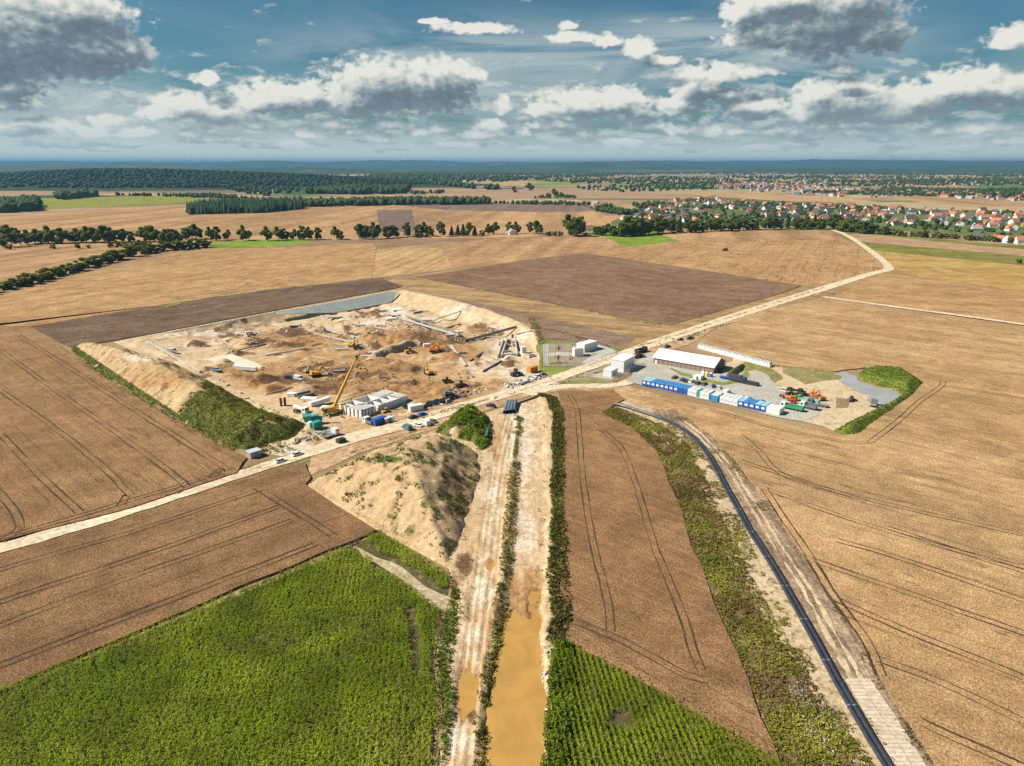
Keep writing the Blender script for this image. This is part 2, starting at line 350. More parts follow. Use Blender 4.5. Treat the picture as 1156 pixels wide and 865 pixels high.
# clear sky: physical sky with a thin high veil
tint = wv('MULTIPLY', sky.outputs[0], (.36, .66, .72))
veil = wm('MULTIPLY', wr(wnoise(wv('MULTIPLY', Q, (.06, .28, 0)), 1.0, 6, .6, .6), .42, .66), wr(EL, 2.0, 11.0, .85, .12))
def halo(x, y, a, b):
    A, E = sky_px(x, y); return wr(wv('LENGTH', wv('MULTIPLY', wv('SUBTRACT', Q, (A, E, -E)), (57.3/800*0+1/(a*.0716), 1/(b*.0716), 0)), out=1), 1.0, .1)
hv = wm('MAXIMUM', wm('MAXIMUM', halo(560, 85, 330, 75), halo(90, 120, 260, 60)), halo(800, 60, 260, 60))
hv = wm('MULTIPLY', hv, wr(wnoise(wv('MULTIPLY', Q, (.05, .30, 0)), 1.0, 6, .6, .8), .36, .56))
tint = wmix(wm('MULTIPLY', hv, .80), tint, tuple(x/SK*.62 for x in (.50, .575, .575)))
skyc = wmix(wm('MULTIPLY', veil, .5), tint, tuple(x/SK*.62 for x in (.46, .53, .53)))
# a far bank of many small clouds, flattened towards the horizon
q2 = wv('MULTIPLY', Q, (.30, .85, 0)); q2 = wv('ADD', q2, (3.7, 1.3, 0)); n2a = wnoise(q2, 1.0, 8, .60, .25); n2b = wnoise(wv('ADD', q2, (-.10, .32, 0)), 1.0, 6, .60, .25)
cov = wm('MULTIPLY', wr(EL, .5, 2.0), wr(EL, 4.0, 9.0, 1.0, .0)); d2 = wm('ADD', n2a, wm('MULTIPLY', wm('SUBTRACT', cov, 1.0), .16))
fc2 = wmix(wr(wm('ADD', wm('MULTIPLY', wm('SUBTRACT', n2a, n2b), 1.6), wm('SUBTRACT', .5, wm('MULTIPLY', wm('SUBTRACT', n2b, .5), 1.8))), .30, .72), tuple(x/SK*.62 for x in (.27, .375, .425)), tuple(x/SK*.62 for x in (.66, .68, .645)))
fc2 = wmix(wr(EL, .2, 5.0, .62, 0.0), fc2, tuple(x/SK*.62 for x in (.52, .64, .68)))
skyc = wmix(wm('MULTIPLY', wr(d2, .44, .56), .62), skyc, fc2)
hz = wr(EL, .2, 3.2, .90, 0.0)
skyc = wmix(hz, skyc, tuple(x/SK*.62 for x in (.70, .82, .82)))
cloudh = wmix(wr(EL, .2, 5.0, .62, 0.0), cloudc, tuple(x/SK*.62 for x in (.52, .64, .68)))
cloudy = wmix(wm('MULTIPLY', alpha, wr(EL, -.2, .3)), skyc, cloudh)
bg0 = wnew('ShaderNodeBackground'); wl.new(skyc, bg0.inputs[0]); bg0.inputs[1].default_value = SK
bg = wnew('ShaderNodeBackground'); wl.new(cloudy, bg.inputs[0]); bg.inputs[1].default_value = SK
# the cloud bank stands ahead, low over the horizon; elsewhere the sky is clear with a thin veil
bank = wm('MULTIPLY', wr(EL, 15.5, 19.0, 1.0, 0.0), wm('MULTIPLY', wr(wm('ABSOLUTE', AZ), 52, 62, 1.0, 0.0), wm('GREATER_THAN', EL, -.2)))
mxs = wnew('ShaderNodeMixShader'); wl.new(bank, mxs.inputs[0]); wl.new(bg0.outputs[0], mxs.inputs[1]); wl.new(bg.outputs[0], mxs.inputs[2])
ow = wnew('ShaderNodeOutputWorld'); wl.new(mxs.outputs[0], ow.inputs[0]); world.cycles.sampling_method = 'MANUAL'; world.cycles.sample_map_resolution = 512

hm = bpy.data.materials.new('haze'); hm.use_nodes = True; hn = hm.node_tree; hn.nodes.clear()
pv = hn.nodes.new('ShaderNodeVolumePrincipled'); pv.inputs['Color'].default_value = (.14, .33, .52, 1); pv.inputs['Density'].default_value = 6.0e-5; pv.inputs['Anisotropy'].default_value = .1
ho = hn.nodes.new('ShaderNodeOutputMaterial'); hn.links.new(pv.outputs[0], ho.inputs['Volume'])
m = MB(); m.box((0, 19000, -8), (64000, 46000, 238)); tag(m.build('haze', hm), kind='stuff')

# ------------------------------------------------------------------ footprints (photo pixels on the plain)
SITE = [(128,386),(200,372),(310,351.5),(380,340),(440,328),(458,327.5),(510,338),(560,351),(604,372),(611,392),(612,434),(560,447),(500,463),(440,478),(398,492),(352,506),(318,515),(300,511),(300,478),(230,440),(165,402)]
STRIP = [(392,522),(430,510),(460,497),(520,476),(580,456),(612,445),(628,446),(633,480),(631,560),(632,640),(641,705),(633,728),(621,760),(619,865),(617,1010),(470,1010),(494,865),(500,800),(490,742),(512,660),(506,642),(425,598),(345,548)]
HEAP_A = [(345,547),(372,560),(425,592),(470,618),(507,641),(516,620),(527,590),(536,560),(545,530),(540,512),(512,497),(470,500),(430,510),(395,522)]     # heap by the ditch
HEAP_B = [(80,396),(98,388),(122,392),(150,398),(200,412),(245,436),(300,466),(343,478),(352,486),(330,496),(278,508),(258,505),(222,486),(165,452),(112,421)] # heap left of the site
HEAP_C = [(492,489),(500,479),(514,468),(532,463),(547,467),(555,478),(555,492),(551,505),(543,509),(534,500),(522,496),(506,494)]                                   # green heap by the road
SITEW, STRIPW, AW, BW, CW = (densify(PP(s), 6) for s in (SITE, STRIP, HEAP_A, HEAP_B, HEAP_C))

def h_site(X, Y):
    d = sdist(X, Y, SITEW); back = np.array([P(128,386), P(310,351.5), P(440,328), P(458,327.5)]); rt = np.array([P(458,327.5), P(510,338), P(560,351), P(604,372)])
    depth = 6.2*sstep(330, 500, Y-.10*(X+60))*sstep(-232, -165, X)
    z = -np.minimum(depth, .95*np.maximum(dist_seg(X, Y, back, False)-1.5, 0)+.0)
    z = np.maximum(z, -.34*np.maximum(dist_seg(X, Y, rt, False)-4, 0))
    z = np.maximum(z, -.5*np.maximum(d-1, 0))
    e = sstep(0, 9, d)
    z = z+e*(2.6*(vnoise(X, Y, 30, 1, 5, .6)-.5)+2.6*np.maximum(0, vnoise(X, Y, 12, 2, 4)-.52)*2-1.3*np.maximum(0, vnoise(X+40, Y, 16, 4, 3)-.56)*4*sstep(330, 360, Y))
    for (px, py, rx, ry, hh, sd_) in SITE_HEAPS:
        cx, cy_ = P(px, py); q = np.hypot((X-cx)/rx, (Y-cy_)/ry)+.35*(vnoise(X, Y, rx*.7, sd_, 4)-.5)
        z = z+hh*np.maximum(0, 1-q)**.9*sstep(0, .2, 1-q)
    return z+.06*e
_hr = random.Random(5); SITE_MORE = [(lambda x, y: (x, y, _hr.uniform(3, 7), _hr.uniform(2.5, 4.5), _hr.uniform(1.0, 2.4), 50+i))(_hr.uniform(245, 540), _hr.uniform(372, 446)) for i in range(26)]
SITE_HEAPS = SITE_MORE+[(478,379,12,7,3.4,31),(470,374,8,6,2.8,32),(440,371,8,5,2.4,33),(318,384,9,5,2.6,34),(345,392,9,4,2.0,35),(368,388,8,4,1.8,36),(300,392,8,4,1.8,37),(405,441,10,5,2.0,38),(455,440,12,5,2.0,39),(380,436,9,4,1.8,40),(540,440,8,4,1.6,41),(500,412,7,4,1.8,42),(345,360,10,4,2.0,43),(285,436,8,3,2.2,44),(276,430,8,3,2.0,45),(425,378,17,13,5.5,3),(452,380,9,8,4.0,4),(452,416,13,8,5.0,5),(428,408,10,7,3.2,6),(361,364,8,7,4.2,7),(391,371,7,6,3.2,8),(425,370,6,5,2.4,9),(335,378,12,6,3.2,10),(312,438,9,5,2.6,11),(295,430,10,4,2.6,12),
              (262,417,22,3.0,2.2,13),(424,391,6,4,2.4,14),(540,375,8,6,1.8,15),(566,432,7,4,1.6,16),(521,437,5,3,1.6,17),(505,450,6,3,1.5,18),(400,432,15,5,1.6,19),(470,433,20,4,1.4,20),(345,440,14,5,1.5,21),(500,398,9,5,2.5,22),(515,403,12,4,1.2,23)]
def chan(X, Y):                               # distance to the middle of the flooded trench, scaled by its half width
    C = np.array([P(592,447), P(594,480), P(596,560), P(592,640), P(585,700), P(581,760), P(578,865), P(574,1010)]); d = dist_seg(X, Y, C, False)
    hw = np.interp(Y, [80, 110, 150, 200, 290], [6.6, 6.4, 5.2, 6.4, 7.4]); return d/hw
def h_strip(X, Y):
    q = chan(X, Y)+.52*(vnoise(X, Y, 6, 31, 5, .6)-.5); d = sdist(X, Y, STRIPW)
    dep = np.interp(Y, [80, 128, 142, 158, 185, 300], [1.9, 1.75, 1.05, .62, .50, .8]); amp = np.interp(Y, [80, 128, 138, 152, 172, 185], [.55, .6, 1.3, 1.3, .9, .55])
    z = -dep*sstep(1.15, .72, q)+amp*(vnoise(X*1.6, Y, 5, 32, 4)-.5)*sstep(0, 3, d)
    trk = np.array([P(522,1010), P(522,865), P(535,760), P(548,660), P(556,590), P(566,520), P(580,465)]); td = dist_seg(X, Y, trk, False)
    for o in (-2.6, -1.1, 1.0, 2.4):           # ruts of the haul track
        z = z-.20*np.exp(-((td-abs(o))/.35)**2)*(.4+vnoise(X, Y, 9, 33))
    pd = np.hypot((X-P(528,783)[0])/3.0, (Y-P(528,783)[1])/9.0); z = z-.75*sstep(1.3, .4, pd)
    pd = np.hypot((X-P(552,636)[0])/1.6, (Y-P(552,636)[1])/2.6); z = z-.4*sstep(1.2, .4, pd)
    bank = np.array([P(548,1010), P(546,865), P(545,800), P(560,722), P(568,660), P(574,600), P(580,520), P(584,470)]); bd = dist_seg(X, Y, bank, False)
    z = z+(.9*np.exp(-(bd/1.3)**2))*(.3+1.2*vnoise(X, Y, 6, 34))
    return z+.05
def heap_h(X, Y, Wp, slope, top, n, seed, rag=3.0):
    d = sdist(X, Y, Wp)+rag*(vnoise(X, Y, 8, seed, 4)-.5)
    h = slope*np.maximum(d, 0); t = top+2.2*(vnoise(X, Y, 16, seed+1, 3)-.5)
    k = 1.2; h = np.where(h > t-k*2, t-k*np.log1p(np.exp(np.clip(-(h-t)/k, -30, 30))), h)
    gully = vnoise(X, Y, 3.2, seed+2, 3)-.5
    return np.where(d > 0, h+n*gully*sstep(0, 4, d)*1.2, -.4+.3*d)
def h_A(X, Y): return heap_h(X, Y, AW, .58, 9.4, 2.0, 40, 4.0)
def h_B(X, Y): return heap_h(X, Y, BW, .53, 8.0, 2.2, 50, 5.0)
def h_C(X, Y): return heap_h(X, Y, CW, .62, 5.6, 2.4, 60, 5.0)
def gz(X, Y):                                 # height of the bare ground anywhere
    X = np.asarray(X, float); Y = np.asarray(Y, float)
    sh = X.shape; X, Y = X.ravel(), Y.ravel(); z = np.zeros(X.shape)
    for Wp, fn, mx in ((STRIPW, h_strip, 0), (SITEW, h_site, 0), (AW, h_A, 1), (BW, h_B, 1), (CW, h_C, 1)):
        (x0, y0), (x1, y1) = Wp.min(0), Wp.max(0); k = (X > x0) & (X < x1) & (Y > y0) & (Y < y1)
        if k.any():
            k[k] = inside(X[k], Y[k], Wp)
            if k.any(): v = fn(X[k], Y[k]); z[k] = np.maximum(z[k], v) if mx else v
    return z.reshape(sh)
def at(px, py):                               # first ground point met through a photo pixel (works on heaps and in the pit)
    dx, dy, dz = ray(px, py); t = np.linspace((H-14)/-dz, (H+8)/-dz, 260); X, Y, Z = dx*t, dy*t, H+dz*t
    k = np.argmax(Z < gz(X, Y)); return float(X[k]), float(Y[k]), float(gz(X[k], Y[k]))

# ------------------------------------------------------------------ ground sheet with the two dug areas left open
def ground_sheet(mat):
    def ins(W, d): c = W.mean(0); return W
    loops = [np.array([(-32000, -200), (32000, -200), (32000, 41000), (-32000, 41000)], float), SITEW, STRIPW]
    V, E = [], []
    for L in loops:
        b = len(V); V += [Vector(p) for p in L]; E += [(b+i, b+(i+1) % len(L)) for i in range(len(L))]
    v2, _, f2_, *_ = delaunay_2d_cdt(V, E, [], 1, 1e-4)
    keep = []
    for f in f2_:
        c = sum((v2[i] for i in f), Vector((0, 0)))/len(f)
        if not inside(c.x, c.y, SITEW) and not inside(c.x, c.y, STRIPW): keep.append(tuple(f))
    me = bpy.data.meshes.new('ground'); me.from_pydata([(v.x, v.y, 0) for v in v2], [], keep); me.update()
    return tag(link('ground', me, mat), kind='structure')
n = NT('far_farmland')
mv = n.mapped(.15, (1/520, 1/260, 1)); vc = n.new('ShaderNodeTexVoronoi'); n.l.new(mv, vc.inputs['Vector']); vc.inputs['Scale'].default_value = 1
sv = n.new('ShaderNodeSeparateColor'); n.l.new(vc.outputs['Color'], sv.inputs[0])
cr2 = n.new('ShaderNodeValToRGB'); n.l.new(sv.outputs[0], cr2.inputs[0]); cr2.color_ramp.interpolation = 'CONSTANT'
el_ = cr2.color_ramp.elements; el_[0].color = (.30, .20, .11, 1); el_[1].position = .84; el_[1].color = (.05, .09, .03, 1)
for p_, c_ in ((.18, (.36, .25, .13)), (.36, (.24, .17, .12)), (.50, (.14, .15, .05)), (.60, (.38, .28, .16)), (.74, (.18, .13, .10))): x_ = el_.new(p_); x_.color = (*c_, 1)
gp = n.new('ShaderNodeVectorMath', operation='LENGTH'); n.l.new(n.pos(), gp.inputs[0]); fc = n.val(n.mix(n.rmp(gp.outputs['Value'], 1300, 1700), (.30, .20, .105), cr2.outputs[0]), n.rmp(n.noise(.02, 4, .6), .3, .7, .8, 1.2)); fc = n.val(fc, n.rmp(n.noise(1.2, 4, .7), .3, .7, .7, 1.3)); n.b.inputs['Roughness'].default_value = 1; n.b.inputs['Specular IOR Level'].default_value = .05
ground_sheet(n.out(fc))

# ------------------------------------------------------------------ fields
def dirpx(a, b): (x0, y0), (x1, y1) = P(*a), P(*b); return math.atan2(y1-y0, x1-x0)
WH = dict(fine=1.9, bump=.9, speck=.5)
GW = (1.03, .905, .74)
wheat_a = field_mat('ripe_wheat', (.250,.158,.090), (.305,.200,.115), dirpx((0,440),(143,553)), drill=.2, dspace=11, row=.8, rowamt=.10, lodge=.5, gain=GW, **WH)
wheat_b = field_mat('ripe_wheat_brown', (.215,.135,.080), (.265,.172,.102), dirpx((0,680),(315,572)), drill=.2, dspace=8, row=.8, rowamt=.10, lodge=.85, gain=GW, **WH)
wheat_c = field_mat('ripe_wheat_middle', (.245,.152,.086), (.300,.195,.112), dirpx((640,470),(740,500)), drill=.25, dspace=5, row=1.1, rowamt=.14, lodge=.45, gain=GW, **WH)
wheat_d = field_mat('ripe_wheat_gold', (.325,.212,.112), (.385,.262,.145), dirpx((914,631),(1156,715)), drill=.30, dspace=9, row=.9, rowamt=.08, lodge=.6, band=.10, bandw=16, gain=(1.25, 1.16, 1.02), **WH)
wheat_e = field_mat('ripe_wheat_far', (.36,.23,.115), (.43,.295,.155), dirpx((0,350),(300,300)), drill=.35, dspace=16, row=1.2, rowamt=.2, lodge=.8, band=.08, fine=.6, speck=.25, bump=.3)
stub = field_mat('stubble', (.40,.265,.135), (.46,.325,.18), R(80), row=3, rowamt=.15, lodge=.55, band=.16, bandw=9, fine=.5, speck=.25, bump=.3)
stub2 = field_mat('stubble_pale', (.42,.29,.155), (.47,.34,.195), R(86), row=3, rowamt=.15, lodge=.5, band=.12, bandw=9, fine=.5, speck=.2, bump=.3)
stub3 = field_mat('stubble_brown', (.33,.21,.115), (.40,.27,.15), R(78), row=3, rowamt=.15, lodge=.3, band=.2, bandw=30, fine=.5, speck=.2, bump=.3)
plough = field_mat('ploughed_soil', (.198,.126,.084), (.25,.166,.112), dirpx((560,331),(740,366)), drill=.25, dspace=8, dark=(.09,.065,.055), row=1.6, rowamt=.22, lodge=.35, fine=.9, speck=.35, bump=.8)
plough2 = field_mat('ploughed_soil_dark', (.135,.092,.066), (.185,.130,.095), dirpx((128,386),(310,351)), drill=.3, dspace=7, dark=(.08,.06,.05), row=1.4, rowamt=.25, lodge=.7, fine=.9, speck=.35, bump=.8)
fallow = field_mat('fallow_strip', (.30,.205,.10), (.37,.265,.145), R(-22), row=2.2, rowamt=.25, band=.15, bandw=10, fine=.8, speck=.25)
ochre = field_mat('ochre_stubble', (.39,.265,.085), (.44,.32,.14), R(-12), row=2, band=.12, fine=.6, speck=.2)
green_a = field_mat('green_crop', (.155,.25,.03), (.20,.30,.045), R(-20), dark=(.10,.18,.03), row=2, band=.12, fine=.6, speck=.2)
green_b = field_mat('olive_crop', (.16,.17,.035), (.22,.22,.06), R(-8), row=2, band=.15, fine=.6, speck=.2)
tan_f = field_mat('far_stubble', (.36,.225,.115), (.44,.295,.16), R(84), row=4, rowamt=.12, band=.2, bandw=40, lodge=.3, fine=.3, speck=.2, bump=.2)
tan_g = field_mat('far_stubble_pink', (.33,.225,.15), (.40,.29,.19), R(-4), row=4, rowamt=.12, band=.15, bandw=60, fine=.3, speck=.2, bump=.2)
purple = field_mat('far_ploughed', (.17,.125,.11), (.22,.165,.14), R(84), row=4, rowamt=.15, band=.1, fine=.3, speck=.2, bump=.2)
track_m = soil_mat('shaded_track_soil', (.055,.034,.02), (.10,.062,.036), None, .3, 1.2, .5)  # soil of the wheel tracks, with shade between the standing wheat painted in

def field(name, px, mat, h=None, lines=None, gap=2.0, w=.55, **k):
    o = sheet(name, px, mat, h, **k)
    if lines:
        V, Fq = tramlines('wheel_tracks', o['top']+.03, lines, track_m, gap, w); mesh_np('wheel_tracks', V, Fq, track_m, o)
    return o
S = field
# far fields first (lowest), near fields last
S('stubble_field', [(-400,258),(-400,236),(0,234),(215,226),(345,226),(430,224),(560,226),(660,232),(690,246),(640,252),(640,268),(300,272),(0,280),(-400,300)], tan_f)
S('stubble_field', [(-300,246),(-300,236),(0,236),(120,229),(215,225),(215,233),(130,236),(0,245)], tan_g)
S('ploughed_field', [(425,237),(465,237),(471,262),(429,262)], purple)
S('stubble_field', [(465,237),(500,238),(512,260),(471,262)], stub3)
S('stubble_field', [(500,239),(590,240),(700,244),(760,252),(700,262),(512,262)], tan_f)
S('ploughed_field', [(430,230),(580,229),(690,229),(700,236),(640,240),(500,237)], purple)
S('yellow_crop_field', [(40,226),(75,222),(280,225),(270,229),(150,233),(60,236)], green_b)
S('green_crop_field', [(45,224),(180,221),(290,226),(200,229),(70,236),(20,238)], field_mat('far_green', (.20,.24,.04), (.27,.28,.06), 0, fine=.2, bump=0, row=5))
S('stubble_field', [(-200,217),(30,214),(100,212),(110,219),(0,222),(-200,224)], tan_g)
S('stubble_field', [(350,215),(460,212),(600,214),(760,216),(900,226),(700,224),(520,224),(420,222),(350,220)], tan_g)
S('stubble_field', [(350,204),(420,201),(520,202),(640,206),(560,211),(430,212),(340,209)], stub2)
S('green_crop_field', [(690,209),(745,208),(750,211),(700,212)], green_a); S('green_crop_field', [(590,207),(650,206),(660,209),(600,210)], green_a)
S('green_crop_field', [(305,213),(400,214),(420,219),(320,220)], field_mat('far_dark_green', (.05,.11,.03), (.07,.14,.04), 0, fine=.2, bump=0, row=5))
S('stubble_field', [(770,216),(870,219),(950,223),(1000,229),(900,228),(800,224)], stub2)
S('stubble_field', [(1000,224),(1060,222),(1110,227),(1180,231),(1180,234),(1080,232)], tan_f)
S('stubble_field', [(990,210),(1050,207),(1105,210),(1100,214),(1000,215)], tan_g)
S('green_crop_field', [(1040,205),(1200,205),(1200,214),(1110,212)], field_mat('far_meadow', (.10,.17,.05), (.13,.20,.07), 0, fine=.2, bump=0, row=5))
S('stubble_field', [(700,246),(742,250),(770,246),(870,250),(700,254)], tan_f)
S('meadow', [(668,258),(680,256),(692,262),(745,262),(745,267),(680,268),(660,268)], green_a)
S('meadow', [(860,262),(905,254),(985,262),(1100,274),(1180,279),(1180,290),(960,272)], green_b)
# middle distance
S('stubble_field', [(-300,300),(-300,286),(0,283),(60,279),(150,279),(225,279),(150,296),(70,310),(0,326),(-300,400)], stub3)
S('wheat_field', [(-500,430),(-300,402),(0,329),(70,313),(150,298),(232,281),(300,280),(420,275),(425,281),(420,314),(300,330),(180,346),(35,369),(0,369),(-300,400)], wheat_e, .22)
S('ploughed_field', [(232,281),(300,272),(640,267),(700,269),(640,272),(500,273),(430,281),(300,282)], field_mat('disced_soil', (.23,.16,.105), (.28,.20,.135), R(6), row=3, fine=.4, speck=.25))
S('ploughed_field', [(300,287),(336,307),(421,314),(512,304),(433,317),(300,330),(180,346),(240,325)], field_mat('disced_soil_b', (.235,.165,.105), (.30,.21,.13), R(12), row=3, fine=.4, speck=.25, lodge=.5))
S('stubble_field', [(290,288),(350,283),(429,281.3),(423,313),(336,307)], stub2)
S('stubble_field', [(427,281),(498,280),(512,303.6),(421,314)], stub)
S('stubble_field', [(498,276),(560,269),(640,267),(680,267),(708,279),(600,294),(512,303)], stub3)
S('green_crop_field', [(238,275),(260,272),(345,270),(352,274),(300,279),(236,281)], green_a)
S('stubble_field', [(727,266),(760,261),(850,261),(945,260),(956,272),(770,273)], stub3, None)
S('stubble_field', [(660,287),(707,279),(770,272.5),(956,271),(985,288),(1002,302),(985,312),(905,324),(762,302)], wheat_e, .06)
S('green_crop_field', [(675,265),(740,264),(768,271.5),(710,280)], green_a)
S('fallow_strip', [(425,318),(466,312),(520,318),(660,352),(740,368),(905,326),(1000,302),(1006,310),(935,334),(860,350),(745,388),(690,404),(612,392),(600,368),(555,346),(455,325)], fallow)
S('ploughed_field', [(470,313),(600,293),(660,286),(770,302),(905,322.5),(880,332),(757,367.5),(735,364),(560,331)], plough, .25)
S('ploughed_field', [(512,338),(560,346),(640,364),(718,381),(716,384),(690,403),(612,390),(604,368)], field_mat('furrowed_strip', (.22,.155,.115), (.27,.195,.145), R(-28), row=2.4, rowamt=.3, fine=.7, speck=.3))
S('ploughed_field', [(35,370),(180,345),(300,328),(430,314.5),(455,324),(440,327),(310,351),(128,385.5),(80,393)], plough2, .35)
S('clover_patch', [(180,347),(200,342),(206,344),(190,348)], green_b, .6)
# right hand
S('stubble_field', [(952,266),(968,264),(1100,277),(1260,290),(1260,302),(1156,293),(972,273)], tan_g)
S('olive_crop_field', [(970,273),(1156,289),(1260,299),(1260,320),(1156,306),(986,283)], green_b)
S('ochre_field', [(985,283),(1156,300),(1260,314),(1300,360),(1156,335),(1000,302)], ochre)
S('stubble_field', [(1003,304),(1080,318),(1156,330),(1300,350),(1400,420),(1156,367),(940,336)], field_mat('stubble_east', (.36,.235,.115), (.43,.295,.155), R(-8), row=2, rowamt=.2, lodge=.4, band=.1, fine=.6, speck=.25), .06)
RT = [(1063,436),(1100,441),(1156,450),(1260,468)]
EAST = [[(800,384),(904,401),(969,417)],[(982,499),(1008,480),(1040,452),(1063,436),(1064,430)],[(800,462),(880,484),(956,499),(982,499)],RT,
        [(834,490),(857,509),(884,536),(960,559),(1156,604)],[(862,551),(960,586),(1060,616),(1156,640)],[(862,551),(884,584),(918,634),(940,673),(960,700)],[(914,631),(1016,666),(1156,715)],[(914,631),(945,678),(979,725),(994,762)],
        [(942,675),(960,684),(1031,715),(1156,765)],[(991,743),(1065,771),(1156,814)],[(1040,815),(1080,833),(1156,866)],[(834,520),(960,560),(979,566)],[(945,610),(1010,628),(1156,678)],[(1000,595),(1077,620),(1156,645)]]
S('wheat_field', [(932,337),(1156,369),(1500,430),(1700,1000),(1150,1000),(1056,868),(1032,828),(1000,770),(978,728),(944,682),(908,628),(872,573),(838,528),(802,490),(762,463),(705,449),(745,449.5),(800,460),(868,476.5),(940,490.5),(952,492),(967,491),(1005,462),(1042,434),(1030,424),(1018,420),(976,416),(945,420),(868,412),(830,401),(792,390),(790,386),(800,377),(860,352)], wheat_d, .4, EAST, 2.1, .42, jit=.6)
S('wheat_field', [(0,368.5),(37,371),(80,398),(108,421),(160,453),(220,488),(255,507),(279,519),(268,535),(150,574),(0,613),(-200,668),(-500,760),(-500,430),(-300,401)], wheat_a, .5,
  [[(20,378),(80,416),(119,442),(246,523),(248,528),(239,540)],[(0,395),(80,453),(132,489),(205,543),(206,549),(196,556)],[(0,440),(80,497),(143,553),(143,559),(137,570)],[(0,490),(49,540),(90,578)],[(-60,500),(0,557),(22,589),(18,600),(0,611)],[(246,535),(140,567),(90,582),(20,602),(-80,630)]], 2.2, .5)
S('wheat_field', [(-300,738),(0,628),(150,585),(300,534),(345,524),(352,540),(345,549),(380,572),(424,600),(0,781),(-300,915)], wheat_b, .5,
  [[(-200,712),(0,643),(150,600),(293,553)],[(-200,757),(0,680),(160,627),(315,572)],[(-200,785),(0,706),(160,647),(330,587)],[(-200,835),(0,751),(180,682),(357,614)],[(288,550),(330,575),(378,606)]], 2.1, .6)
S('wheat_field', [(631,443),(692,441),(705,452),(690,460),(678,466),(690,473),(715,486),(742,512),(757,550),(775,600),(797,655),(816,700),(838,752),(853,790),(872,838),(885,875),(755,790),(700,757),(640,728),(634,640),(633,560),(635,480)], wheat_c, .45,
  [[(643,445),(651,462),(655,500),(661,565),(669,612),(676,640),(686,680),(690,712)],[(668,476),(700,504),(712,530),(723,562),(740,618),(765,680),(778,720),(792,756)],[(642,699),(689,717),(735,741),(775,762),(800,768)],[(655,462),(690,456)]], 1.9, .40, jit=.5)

# ------------------------------------------------------------------ bare earth: building site, trench strip, spoil heaps
def proj(X, Y, Z):
    f = Y*math.cos(PITCH)-(Z-H)*math.sin(PITCH); v = Y*math.sin(PITCH)+(Z-H)*math.cos(PITCH); return 578+F*X/f, 432.5-F*v/f
def terrain(name, Wp, res, hf, mat, masks, out=-.5, margin=3):
    x0, y0 = Wp.min(0)-margin; x1, y1 = Wp.max(0)+margin; nx, ny = int((x1-x0)/res)+1, int((y1-y0)/res)+1
    X, Y = np.meshgrid(np.linspace(x0, x1, nx), np.linspace(y0, y1, ny)); d = sdist(X.ravel(), Y.ravel(), Wp).reshape(X.shape)
    Z = np.where(d > 0, hf(X, Y), out)
    i = np.arange(nx*ny).reshape(ny, nx); Fq = np.stack([i[:-1, :-1], i[:-1, 1:], i[1:, 1:], i[1:, :-1]], -1).reshape(-1, 4)
    keep = (d.ravel()[Fq].max(1) > -res*1.6); Fq = Fq[keep]; used = np.zeros(nx*ny, bool); used[Fq] = True; re = np.cumsum(used)-1
    A = masks(X, Y, Z); return mesh_np(name, np.c_[X.ravel(), Y.ravel(), Z.ravel()][used], re[Fq], mat, smooth=True, attrs={k: ('POINT', v.ravel()[used]) for k, v in A.items()})
def earth_mat(name, sand, sand2, ang=0, rut=.0):
    n = NT(name); soil, dark, pale, green = n.attr('soil'), n.attr('dark'), n.attr('pale'), n.attr('green')
    b1 = n.noise(.09, 6, .68, dist=.6); b2 = n.noise(.45, 5, .7); b3 = n.noise(1.7, 4, .7); st = n.noise(1, 5, .7, n.mapped(ang, (1/14, 1/1.1, 1)))
    c = n.mix(n.rmp(b1, .36, .64), sand, sand2)
    def edge(m, k=.55, w=.16): return n.rmp(n.math('ADD', m, n.math('MULTIPLY', n.math('SUBTRACT', n.math('ADD', n.math('MULTIPLY', b1, .55), n.math('MULTIPLY', b2, .45)), .5), 2.3)), k-w, k+w)
    c = n.mix(edge(pale), c, n.mix(b2, (.53, .425, .30), (.64, .545, .42)))
    c = n.mix(edge(soil), c, n.mix(n.rmp(b2, .35, .65), (.30, .152, .058), (.41, .245, .112)))
    c = n.mix(edge(dark, .5), c, n.mix(n.rmp(b3, .35, .65), (.09, .05, .026), (.19, .105, .052)))
    c = n.mix(edge(green, .55, .12), c, n.mix(n.rmp(b3, .35, .65), (.075, .085, .02), (.14, .15, .035)))
    if rut: c = n.val(c, n.rmp(st, .32, .68, 1-rut, 1+rut))
    c = n.val(c, n.rmp(b3, .3, .7, .82, 1.18)); c = n.val(c, n.rmp(b2, .3, .7, .86, 1.14))
    n.bump(n.math('ADD', b2, n.math('MULTIPLY', b3, .6)), .55, .6); n.b.inputs['Roughness'].default_value = 1; n.b.inputs['Specular IOR Level'].default_value = .1
    return n.out(c)
def blob(px, py, L):
    o = np.zeros(px.shape)
    for (x, y, a, b, s) in L: o = np.maximum(o, s*np.clip(1.35-np.hypot((px-x)/a, (py-y)/b), 0, 1))
    return o
